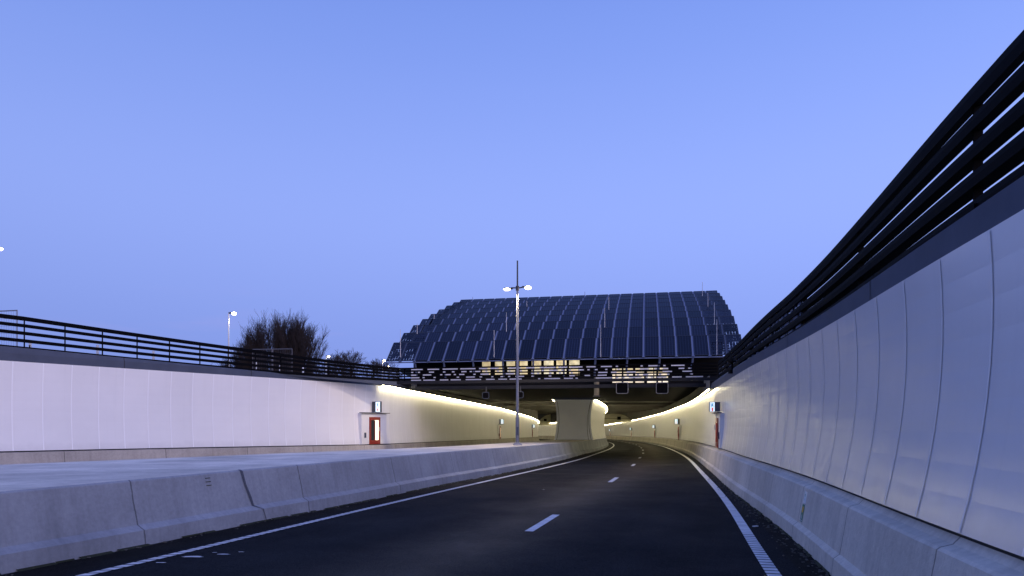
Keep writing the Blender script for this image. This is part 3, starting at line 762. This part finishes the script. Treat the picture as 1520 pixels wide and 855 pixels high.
# facade behind the gallery
def ray_u(x, v):
    k = (x-760)/1013; r = (k*.981-.193)/(.981+.193*k); return r*v
FV = 49.0
mb = MB(); mb.quad([B(UL+1, FV, 4.9), B(UL+PITCH*NC-1, FV, 4.9), B(UL+PITCH*NC-1, FV, 8.6), B(UL+1, FV, 8.6)])
mb.quad([B(UL, 46.3, 5.28), B(UL+PITCH*NC, 46.3, 5.28), B(UL+PITCH*NC, FV, 5.1), B(UL, FV, 5.1)])
bpart(mb, "facade", M['dark'], bd, dbi)
def win(xa, xb, ya, yb, v=FV):
    ua_, ub_ = ray_u(xa, v), ray_u(xb, v); um = (ua_+ub_)/2; yc = .981*v-.193*um
    ea, eb = 2.05+(630-yb)/1013*yc, 2.05+(630-ya)/1013*yc
    mb = MB(); q = [B(ua_, v-.03, ea), B(ub_, v-.03, ea), B(ub_, v-.03, eb), B(ua_, v-.03, eb)]; mb.quad(q)
    wn = MB(); 
    for (a, b, c_, d_) in ((ua_-.05, ua_, ea-.05, eb+.05), (ub_, ub_+.05, ea-.05, eb+.05), (ua_, ub_, ea-.05, ea), (ua_, ub_, eb, eb+.05)):
        wn.box(((a+b)/2, v-.06, (c_+d_)/2), (b-a, .10, d_-c_), None, FR)
    f = bpart(wn, "window", M['dark'], bd, dbi); g = mb.build("pane", M['window'], f); g.parent = f; g.matrix_parent_inverse = f.matrix_basis.inverted()
    # a desk lamp / person-height clutter silhouette keeps the rooms from reading as blank
for (a, b) in ((716,728.5),(735,747.5),(752,765),(771.5,783.5),(789.5,803.5),(807.5,822),(826,841),(845,860.5)): win(a, b, 533, 557)
for (a, b) in ((909,923),(925.5,939.5),(943,956),(960.5,974),(977,991.5)): win(a, b, 545.5, 552.8, 46.35-.35-.05 if False else FV)
# lower office strip that shows under the bridge's edge beam, just above the tunnel fascia
low = MB(); low.quad([B(ray_u(905, 45.4), 45.4, 4.45), B(ray_u(996, 45.4), 45.4, 4.45), B(ray_u(996, 45.4), 45.4, 5.6), B(ray_u(905, 45.4), 45.4, 5.6)])
bpart(low, "projecting_bay", M['dark'], bd, dbi)
for (a, b) in ((909,923),(925.5,939.5),(943,956),(960.5,974),(977,991.5)): win(a, b, 552, 568.3, 45.34)
# lightning rods and roof masts
for (x, y0, y1) in ((597, 505, 546), (621.5, 482, 505), (646.5, 468, 480), (735, 497, 537), (753, 466, 501), (783, 448, 464), (892, 490, 538), (898, 459, 494), (904, 442, 468), (1063, 484, 536), (1059.5, 450, 489), (1050, 436, 463), (1042, 420, 446)):
    # foot sits on the roof surface at that height
    best = None
    for k in range(NR):
        for f in np.linspace(0, 1, 8):
            v = prof[k][0]*(1-f)+prof[k+1][0]*f; e = prof[k][1]*(1-f)+prof[k+1][1]*f
            u = ray_u(x, v); yc = .981*v-.193*u; y = 630-1013*(e-2.05)/yc
            if best is None or abs(y-min(y1, 532)) < best[0]: best = (abs(y-min(y1, 532)), u, v, e, yc)
    _, u, v, e, yc = best; hgt = (y1-y0)/1013*yc
    mb = MB(); mb.tube(B(u, v-.35, e), B(u, v-.35, e+hgt), .026, .016, n=5); mb.tube(B(u, v-.35, e+.02), B(u, v+.1, e), .03, n=5); bpart(mb, "lightning_rod", M['pole'], bd, dbi)
for (x, hgt) in ((704, .85), (869, .95)):
    u = ray_u(x, ve+1); mb = MB(); p = B(u, ve+.4, ee)
    mb.tube(p, p+UP*hgt, .035, .02, n=6); mb.tube(p+UP*hgt*.6-AX*.16, p+UP*hgt*.6+AX*.16, .025, n=5); mb.tube(p+UP*hgt*.35-AX*.12, p+UP*hgt*.35+AX*.12, .025, n=5); mb.box((0, 0, hgt*.15), (.2, .2, .3), None, (p, AX, AY, UP))
    bpart(mb, "roof_mast", M['pole'], bd, dbi)

# ------------------------------------------------------------------ gantry, matrix signs, column in the tunnel mouth
GV = 43.4
gn = empty("sign_gantry", B(-2, GV, 4.45), label="dark steel gantry beam crossing just inside the tunnel mouth", cat="gantry"); gi = Matrix.Translation(-gn.location)
mb = MB(); mb.box((-2.5, GV, 4.46), (26, .25, .22), None, FR); bpart(mb, "beam", M['beam_dark'], gn, gi)
for u in (-15.2, 10.2): mb = MB(); mb.box((u, GV, 4.7), (.3, .3, .5), None, FR); bpart(mb, "bracket", M['beam'], gn, gi)
def matrix_sign(x, y0, y1, label, group, rim=True):
    v = GV-.25; u = ray_u(x, v); yc = .981*v-.193*u; e = 2.05+(630-(y0+y1)/2)/1013*yc; h = (y1-y0)/1013*yc
    r = empty("matrix_sign", B(u, v, e-h/2), math.atan2(AX.y, AX.x), label=label, cat="traffic sign", group=group)
    mb = MB(); mb.box((0, .08, h/2), (h*1.05, .16, h)); mb.build("housing", M['matrix'], r, bevel=.04)
    mb = MB(); n = 6; w_ = h*.53; hh = h*.5; rad = .12; out_, in_ = [], []
    for cx, cz, a0 in ((w_-rad, hh-rad, 0), (-w_+rad, hh-rad, 90), (-w_+rad, -hh+rad, 180), (w_-rad, -hh+rad, 270)):
        for i in range(n+1):
            a = R(a0+90*i/n); out_.append((cx+rad*math.cos(a), -.012, h/2+cz+rad*math.sin(a))); q = rad-.035; in_.append((cx+q*math.cos(a), -.012, h/2+cz+q*math.sin(a)))
    for i in range(len(out_)):
        j = (i+1) % len(out_); mb.quad([out_[i], out_[j], in_[j], in_[i]])
    mb.build("rim", M['rim'] if rim else M['coping'], r)
    mb = MB(); mb.quad([(p[0], -.006, p[2]) for p in in_]); mb.build("screen", M['matrix'], r)
    mb = MB(); mb.tube((0, .15, h), (0, .15, h+.35), .04); mb.build("hanger", M['beam'], r)
matrix_sign(923.5, 567.6, 584.5, "square unlit lane sign hung left of the other outlined one", "unlit lane signs over the right tube")
matrix_sign(982.8, 567.6, 584.5, "square unlit lane sign hung nearest the right wall", "unlit lane signs over the right tube")
matrix_sign(721, 582, 592, "dim lane control box hung left of the street lamp", "dim lane signs over the left tube", False)
matrix_sign(772, 581, 591, "dim lane control box hung just behind the street lamp pole", "dim lane signs over the left tube", False)
col_ = empty("column", B(ray_u(885.5, 45.3), 45.3, 4.3), label="yellowish lit concrete column rising above the dividing wall", cat="column"); mb = MB()
mb.tube((0, 0, -.35), (0, 0, .95), .17, n=14); mb.build("shaft", mat("column_concrete", (.16, .135, .08), rough=.7, noise=.1, nscale=3), col_)
mb = MB(); mb.box((0, 0, -.38), (.44, .44, .06)); mb.build("collar", M['beam'], col_)

# ------------------------------------------------------------------ street lamps
def glow_head(mb, c, s, m):
    """flattened luminaire bowl"""
    n = 10
    for i in range(5):
        for j in range(n):
            a0, a1 = math.pi*i/5-math.pi/2, math.pi*(i+1)/5-math.pi/2; b0_, b1_ = 2*math.pi*j/n, 2*math.pi*(j+1)/n
            P = lambda a, b: (c[0]+s[0]*math.cos(a)*math.cos(b), c[1]+s[1]*math.cos(a)*math.sin(b), c[2]+s[2]*math.sin(a))
            mb.quad([P(a0, b0_), P(a0, b1_), P(a1, b1_), P(a1, b0_)], None, m, True)
def lamp_light(parent, loc, power, col=(1, .78, .48), size=.12):
    d = bpy.data.lights.new("lamp_light", 'SPOT'); d.spot_size = R(150); d.spot_blend = .6; d.energy = power; d.color = col; d.shadow_soft_size = size
    o = bpy.data.objects.new("lamp_light", d); COL.objects.link(o); o.parent = parent; o.location = loc; return o
lz = 36.4; lx = .29; lb = G(lz)+HB+.005
lp = empty("street_lamp", (lx, lz, lb), R(4), label="tall twin-headed street lamp standing on the concrete median", cat="street lamp")
H1 = 2.05+202/1013*lz-lb; HT = 2.05+(630-387)/1013*lz-lb
mb = MB(); mb.box((0, 0, .04), (.46, .46, .08)); mb.box((0, 0, .11), (.34, .34, .06)); mb.build("base", M['pole'], lp, bevel=.012)
mb = MB(); mb.tube((0, 0, .14), (0, 0, 1.45), .10, .10, n=16); mb.tube((0, 0, 1.45), (0, 0, 1.55), .10, .078, n=16); mb.tube((0, 0, 1.55), (0, 0, H1), .078, .055, n=16); mb.build("pole", mat("lamp_post_steel", (.17, .18, .22), rough=.5, metal=.4, noise=.12, nscale=3), lp)
mb = MB(); mb.tube((0, 0, H1), (0, 0, HT), .045, .038, n=12); mb.tube((0, 0, H1-.12), (0, 0, H1+.12), .09, n=14); mb.build("mast_top", M['beam'], lp)
mb = MB(); mb.box((.0, -.102, .75), (.11, .01, .45)); mb.build("hatch", M['coping'], lp)
for s, dz in ((-1, -.08), (1, .02)):
    mb = MB(); mb.tube((s*.08, 0, .02+H1), (s*.34, 0, .06+H1+dz/2), .035, n=8); mb.build("arm", M['beam'], lp)
    hd = MB(); hd.box((s*.48, 0, H1+.06+dz), (.48, .20, .06)); hd_o = hd.build("lamp_head", M['beam'], lp, bevel=.02)
    g = MB(); glow_head(g, (s*.56, 0, H1+.02+dz), (.19, .14, .10 if s > 0 else .075), None); gg = g.build("lens", M['lamp_white'] if s > 0 else M['lamp'], hd_o)
    lamp_light(lp, (s*.56, 0, H1-.16+dz), 1300)
def side_lamp(x, ytop, z, xlamp, m, col, label, rad=.16, power=250, e0=4.7):
    X = (x-760)/1013*z; top = 2.05+(630-ytop)/1013*z; arm = (xlamp-x)/1013*z
    r = empty("street_lamp", (X, z, e0), 0, label=label, cat="street lamp", group="street lamps beyond the left wall"); h = top-e0
    mb = MB(); mb.tube((0, 0, 0), (0, 0, h), .10, .06, n=10); mb.build("pole", M['pole_white'], r)
    mb = MB(); mb.tube((0, 0, h-.03), (arm*.75, 0, h+.02), .045, n=8); mb.box((arm*.6, 0, h+.05), (abs(arm)*.75+.2, .24, .09)); hd = mb.build("lamp_head", M['beam'], r)
    mb = MB(); glow_head(mb, (arm, 0, h-.04), (rad*1.25, rad, rad*.8), None); mb.build("lens", m, hd)
    lamp_light(r, (arm, 0, h-.04-rad-.1), power, col)
side_lamp(-22, 369, 48, 1, M['lamp_white'], (1, .9, .7), "street lamp at the photo's far left edge", .13)
side_lamp(339.5, 465, 75, 347.5, M['lamp_white'], (1, .9, .7), "tall white-lit street lamp left of the bare fan-shaped tree", .21)
side_lamp(435.5, 508, 98, 440.5, M['lamp'], (1, .75, .4), "amber-lit street lamp in front of the bare fan-shaped tree", .20)
side_lamp(484, 529, 118, 488, M['lamp'], (1, .75, .4), "small amber-lit street lamp between the big tree and round trees", .18)
side_lamp(568, 535, 133, 570.5, M['lamp'], (1, .75, .4), "distant street lamp touching the left edge of the solar roof, upper light", .20)
side_lamp(573, 544, 150, 575.5, M['lamp'], (1, .75, .4), "lowest distant street lamp beside the foot of the solar roof", .24)

# ------------------------------------------------------------------ escape doors, each in a flush white surround, and the light boxes above
def wall_frame(cv, z, side):
    t = cv.tan(z); n = nrm(cv, z, side); return Vector((cv(z), z, G(z)+HB)), t, -n      # n points to the road
def escape_door(cv, z, side, label, hgt=1.45, sh=1.62):
    o, t, n = wall_frame(cv, z, side)
    rz = math.atan2(t.y, t.x); r = empty("escape_door", o, rz, label=label, cat="door", group="red escape doors in the tunnel walls")
    s = -1 if side > 0 else 1                                   # local +X runs along the road; +Y*s' faces the road
    Yd = Vector((-math.sin(rz), math.cos(rz), 0)); f = 1 if Yd.dot(n) > 0 else -1
    F = .035*f
    mb = MB(); mb.box((0, F*.5-.10*f, sh/2+.01), (2.7, abs(F)+.22, sh)); mb.build("surround", M['white_matt'], r)
    mb = MB(); mb.box((0, F+.06*f, sh+.03), (3.0, .22, .035)); mb.build("ledge", M['beam'], r)
    w2 = .56; d0 = F+.03*f
    mb = MB()
    mb.box((-w2+.06, d0, hgt/2), (.13, .07, hgt)); mb.box((w2-.06, d0, hgt/2), (.13, .07, hgt)); mb.box((0, d0, hgt-.09), (2*w2-.25, .07, .18)); mb.box((0, d0, .12), (2*w2-.25, .07, .24))
    mb.box((.0, d0, hgt/2), (.05, .05, hgt-.42)); fr = mb.build("door_frame", M['door_red'], r)
    mb = MB(); mb.box((-.24, d0-.015*f, hgt/2+.03), (.44, .02, hgt-.42)); mb.build("dark_pane", M['glassdark'], r)
    mb = MB(); mb.box((.24, d0-.015*f, hgt/2+.03), (.44, .02, hgt-.42)); mb.build("lit_pane", M['doorglow'], r)
    mb = MB(); mb.box((.40*(1), d0+.06*f, .9), (.03, .06, .22)); mb.build("handle", M['pole'], r)
    mb = MB(); mb.box((-1.0, F+.03*f, .55), (.14, .05, .30)); mb.build("call_plate", M['coping'], r)
    return r
def exit_sign(cv, z, side, label, e=1.72, s=.9):
    """flag sign: dark mounting box at the wall, lit face towards the traffic on both sides"""
    o, t, n = wall_frame(cv, z, side); rz = math.atan2(t.y, t.x)
    Yd = Vector((-math.sin(rz), math.cos(rz), 0)); f = 1 if Yd.dot(n) > 0 else -1
    r = empty("light_box_sign", o+UP*e, rz, label=label, cat="sign", group="lit pictogram boxes over the escape doors")
    W, H_ = .34*s, .66*s; y0, y1 = .16*f, (.16+W)*f
    mb = MB(); mb.box((0, (y0+y1)/2, H_/2), (.15, abs(y1-y0)+.05, H_)); mb.build("housing", M['signbox'], r, bevel=.022)
    mb = MB(); mb.box((0, .05*f, H_/2), (.13, .24, H_*.96)); mb.build("mounting_box", M['signbox'], r)
    for sx in (-1, 1):
        ym = (y0+y1)/2; xf = sx*.079
        P = lambda dy, dz, w_, h_, dx=0: mb.box((xf+sx*dx, ym+dy, dz), (.006, w_, h_))
        mb = MB(); P(0, H_/2, W*.86, H_*.90); fc = mb.build("face", M['face'], r)
        mb = MB()
        for q in ((.01, H_*.83, .045, .05), (0, H_*.71, .05, .11), (.055, H_*.73, .07, .022), (-.045, H_*.69, .05, .022), (.035, H_*.60, .035, .075), (-.04, H_*.585, .08, .028), (0, H_*.50, W*.8, .012)): P(*q, dx=.005)
        mb.build("running_figure", M['blue'], fc)
        mb = MB()
        for q in ((0, H_*.24, .075, .15), (0, H_*.38, .035, .035), (-.045, H_*.36, .05, .018)): P(*q, dx=.005)
        mb.build("extinguisher_symbol", M['red'], fc)
ord_r = ["nearest", "second", "third", "fourth", "fifth"]
for k, z in enumerate((30.6, 76, 128, 182, 232)):
    escape_door(RW, z, 1, f"{ord_r[k]} red escape door in the right white wall", *((1.32, 1.52) if k == 0 else ())); exit_sign(RW, z, 1, f"lit sign box above the {ord_r[k]} door of the right wall", *((1.60, .68) if k == 0 else ()))
for k, z in enumerate((41.0, 89, 139)):
    escape_door(LW, z, -1, f"{ord_r[k]} red glazed escape door in the left white wall", 1.62, 1.84); exit_sign(LW, z, -1, f"lit sign box above the {ord_r[k]} door of the left wall", 1.90, 1.0)

# ------------------------------------------------------------------ small marker sign on the right barrier
zz = 11.95; n = nrm(RW, zz, 1); t = RW.tan(zz); fn = -n
o = Vector((RW(zz), zz, 0))+fn*.215; tilt = Vector((-fn.x*.166, -fn.y*.166, .986)).normalized()
def ms_quad(a, b, c, d, off): 
    P = lambda x, y: o+fn*off+t*x+Vector((0,0,.34))*1+tilt*y-fn*0.0
    return [P(a, c), P(b, c), P(b, d), P(a, d)]
sg = empty("marker_sign", o+UP*.3, label="narrow green and white marker plate on the right concrete barrier", cat="sign"); si = Matrix.Translation(-sg.location)
def plate(name, m, rects, off):
    mb = MB()
    for (a, b, c, d) in rects: mb.quad(ms_quad(a, b, c, d, off))
    return bpart(mb, name, m, sg, si)
plate("white_plate", M['signwhite'], [(-.11, .11, .33, .54)], .016)
plate("green_plate", M['green'], [(-.11, .11, .0, .325)], .016)
plate("yellow_panel", M['yellow'], [(-.06, .06, .17, .27)], .020)
plate("pale_stripe", M['signwhite'], [(-.11, .11, .315, .325), (-.10, .10, .022, .034), (-.045, -.03, .05, .13), (-.02, -.005, .06, .13), (.01, .03, .05, .12)], .022)
plate("dark_emblem", M['blue'], [(-.02, .02, .44, .50), (-.012, .012, .385, .41)], .020)
plate("red_mark", M['door_red'], [(-.008, .02, .465, .49)], .024)

# camera on the right railing near the bridge
cc = empty("traffic_camera", (RR(25.3)-.25, 25.3, 4.0), label="small black camera on a bracket below the right railing", cat="camera")
mb = MB(); mb.box((0, 0, .42), (.16, .42, .15)); mb.build("housing", M['rail'], cc, bevel=.02)
mb = MB(); mb.tube((0, -.21, .42), (0, -.25, .42), .06); mb.build("lens", M['glassdark'], cc)
mb = MB(); mb.tube((0, 0, .34), (0, 0, .05), .03); mb.tube((0, 0, .05), (.45, 0, .05), .03); mb.box((.1, 0, .0), (.42, .25, .12)); mb.build("bracket", M['rail'], cc)

# litter and grit along the right gutter
lt = MB(); lt.box((0, 0, .012), (.11, .05, .016)); sc1 = lt.build("paper_scrap", M['litter']); sc1.location = (4.85, 13.6, G(13.6)+.01); sc1.rotation_euler = (0, 0, .4); tag(sc1, "white paper scrap in the gutter near the right barrier", "litter")
rnd = random.Random(5); mb = MB()
for i in range(900):
    z = 4+34*rnd.random()**1.3; side = rnd.random() < .7
    if side: x = RW(z)-.36-abs(rnd.gauss(0, .16))
    else: x = MB_(z)+.02+abs(rnd.gauss(0, .10))
    s = rnd.uniform(.008, .028); mb.box((x, z, G(z)+s*.3), (s*rnd.uniform(.8, 2), s*rnd.uniform(.8, 2), s*.8))
gr = mb.build("gravel", M['stone']); tag(gr, "fine grit and debris collected along both barrier feet", "gravel", kind='stuff')
mb = MB()
for cv, sg_, off in ((RW, 1, -.345), (MB_, -1, .0)):
    z = 3
    while z < 60:
        wv = rnd.uniform(.02, .10); ln = rnd.uniform(.15, .6)
        if rnd.random() < .8:
            for a in (0,):
                n = nrm(cv, z, sg_); p = Vector((cv(z), z, G(z)+.006)); n2 = nrm(cv, z+ln, sg_); p2 = Vector((cv(z+ln), z+ln, G(z+ln)+.006))
                mb.quad([p+n*(off+.0)+UP*.025, p-n*(-off+wv), p2-n*(-off+wv*rnd.uniform(.4, 1.2)), p2+n*off+UP*.02])
        z += ln*rnd.uniform(.8, 1.3)
ms_ = mb.build("moss", M['moss']); tag(ms_, "dark moss growing at the feet of the barriers", "moss", kind='stuff')

# ------------------------------------------------------------------ outside terrain at street level
mb = MB()
def tquad(a, b, c, d): mb.quad([a, b, c, d])
zs = list(np.arange(ZR, 38, 2.0))+[38.0]
for a, b in zip(zs[:-1], zs[1:]):            # right side, from the back of the coping
    xa = RW(a)+.85; xb = RW(b)+.85
    mb.quad([(xa, a, 4.1), (2500, a, 4.1), (2500, b, 4.1), (xb, b, 4.1)])
    xa = LW(a)-.95; xb = LW(b)-.95
    mb.quad([(-2500, a, 4.6), (xa, a, 4.6), (xb, b, 4.6), (-2500, b, 4.6)])
mb.quad([(-2500, 38, 4.6), (-11.0, 38, 4.6), (-9.1, 41.4, 4.6), (-8.6, 47, 4.6), (-18, 50, 4.6), (-18, 80, 4.6), (-12, 300, 4.6), (-2500, 300, 4.6)])
mb.quad([(12.6, 38, 4.1), (2500, 38, 4.1), (2500, 300, 4.1), (45, 300, 4.1), (45, 100, 4.1), (24, 60, 4.1)])
mb.quad([(-2500, 300, 4.6), (2500, 300, 4.6), (2500, 3500, 4.6), (-2500, 3500, 4.6)])
mb.quad([(-2500, -2500, 4.1), (2500, -2500, 4.1), (2500, -80, 4.1), (-2500, -80, 4.1)])
mb.quad([(12, -80, 4.1), (2500, -80, 4.1), (2500, ZR, 4.1), (12, ZR, 4.1)]); mb.quad([(-2500, -80, 4.1), (-58, -80, 4.1), (-58, ZR, 4.1), (-2500, ZR, 4.1)])
mb.quad([(-9, 52, 6.3), (20, 52, 6.3), (42, 100, 6.4), (48, 310, 6.4), (-12, 310, 6.4), (-10, 100, 6.3)])   # earth cover over the tubes
terr = mb.build("ground", M['grass']); tag(terr, kind='structure', label="grassy ground at street level around the cutting")

# ------------------------------------------------------------------ fences and posts on the left bank
M['fence'] = mat('fence_wire', (.16, .16, .19), rough=.6)
def mesh_fence(p0, p1, e0, h, label):
    p0, p1 = Vector((*p0, e0)), Vector((*p1, e0)); d = (p1-p0); L_ = d.length; d.normalize()
    r = empty("site_fence", p0, math.atan2(d.y, d.x), label=label, cat="fence")
    mb = MB()
    for x in (0, L_/2-.03, L_/2+.03, L_): mb.tube((x, 0, 0), (x, 0, h), .018, n=6)
    for z in (.15, h-.02): mb.tube((0, 0, z), (L_, 0, z), .02, n=6)
    mb.build("frame", M['fence'], r)
    mb = MB(); x = .12
    while x < L_: mb.tube((x, 0, .15), (x, 0, h), .004, n=3, caps=False); x += .12
    for z in np.arange(.3, h, .3): mb.tube((0, 0, z), (L_, 0, z), .004, n=3, caps=False)
    mb.build("wire_mesh", M['fence'], r)
mesh_fence((-27.5, 29.6), (-20.3, 28.0), 4.6, 2.15, "wire mesh site fence behind the left railing at the photo's edge")
mesh_fence((-17.2, 45.3), (-14.5, 45.0), 4.6, 2.45, "metal gate frame behind the left railing before the big tree")
for k, (x, z) in enumerate(((45, 29.5), (145, 30.5), (228, 33), (380, 39), (416, 41), (450, 42.5))):
    X = (x-760)/1013*z; r = empty("guide_post", (X, z, 4.6), label=["leftmost pale guide post seen through the left railing", "second pale guide post from the left behind the railing", "third pale guide post from the left behind the railing", "pale guide post behind the railing below the bare tree's left side", "pale guide post behind the railing under the middle of the bare tree", "pale guide post behind the railing near the bare tree's right side"][k], cat="post", group="guide posts behind the left railing")
    mb = MB(); mb.box((0, 0, .5), (.10, .06, 1.0)); mb.build("body", M['pole_white'], r, bevel=.01)
    mb = MB(); mb.box((0, -.033, .82), (.06, .006, .12)); mb.build("reflector", M['beam'], r)

# ------------------------------------------------------------------ bare winter trees
def fan_tree(X, z, label, seed, W=5.6, H_=10.1, n=210):
    r = empty("bare_tree", (X, z, 4.6), label=label, cat="tree"); rnd = random.Random(seed)
    tk = MB(); br_ = MB()
    roots = [(-5.4, .44), (-4.4, .50), (-3.4, .60), (-2.4, .72), (-1.4, .85), (-.4, .95), (.7, 1.0), (1.7, 1.02), (2.7, .98), (3.5, .88)]
    for x0, s in roots:
        for q in range(3):
            a = Vector((x0+rnd.uniform(-.4, .4), rnd.uniform(-1, 1), 0)); b = a+Vector((rnd.uniform(-.5, .5)+x0*.12, rnd.uniform(-.4, .4), H_*s*.30))
            tk.tube(a, b, .13, .08, n=6, caps=False)
            for k in range(rnd.randint(7, 10)):
                p = a.lerp(b, rnd.uniform(.35, 1)); d = Vector((rnd.gauss(x0*.05, .13), rnd.gauss(0, .14), 1)).normalized(); L_ = H_*s*rnd.uniform(.55, .72); rad = .05
                seg = 5; mid = []
                for j in range(seg):
                    p2 = p+d*L_/seg; br_.tube(p, p2, rad, rad*.72, n=4, caps=False); rad *= .72
                    mid.append((p2, d.copy(), rad)); p = p2
                    d = (d+Vector((rnd.gauss(x0*.01, .05), rnd.gauss(0, .05), .05))).normalized()
                for (pm, dm, rm) in mid:
                    for g in range(10):
                        dd = (dm+Vector((rnd.gauss(0, .28), rnd.gauss(0, .28), .1))).normalized(); l2 = H_*s*rnd.uniform(.10, .24)
                        pe = pm+dd*l2; br_.tube(pm, pe, max(rm*.6, .016), .010, n=3, caps=False)
                        for g2 in range(2):
                            ps = pm.lerp(pe, rnd.uniform(.3, .9)); d3 = (dd+Vector((rnd.gauss(0, .35), rnd.gauss(0, .35), .1))).normalized(); br_.tube(ps, ps+d3*l2*.5, .011, .007, n=3, caps=False)
    tk.build("trunk", M['bark'], r); br_.build("crown", M['bark'], r)
def round_tree(X, z, H_, label, seed):
    r = empty("bare_tree", (X, z, 4.6), label=label, cat="tree"); rnd = random.Random(seed); tk = MB(); br_ = MB()
    tk.tube((0, 0, 0), (0, 0, H_*.3), .28, .2, n=7)
    def grow(p, d, l, rad, dep):
        p2 = p+d*l; br_.tube(p, p2, rad, rad*.7, n=4 if dep < 3 else 3, caps=False)
        if dep >= 6: return
        for _ in range(3 if dep < 5 else 2):
            dd = (d+Vector((rnd.gauss(0, .48), rnd.gauss(0, .48), rnd.gauss(.06, .25)))).normalized(); grow(p2, dd, l*rnd.uniform(.68, .85), max(rad*.62, .030), dep+1)
    for _ in range(7): grow(Vector((0, 0, H_*.28)), Vector((rnd.gauss(0, .5), rnd.gauss(0, .5), 1)).normalized(), H_*.235, .14, 1)
    tk.build("trunk", M['bark'], r); br_.build("crown", M['bark'], r)
fan_tree((402-760)/1013*88, 88, "large dense bare tree fanning up behind the left railing", 4)
round_tree((486-760)/1013*150, 150, 11.0, "small round bare tree right after the big fan-shaped tree", 2)
round_tree((523-760)/1013*150, 150, 13.0, "round bare tree midway between the big tree and the solar roof", 5)
round_tree((551-760)/1013*150, 150, 11.6, "round bare tree just left of the solar roof", 9)
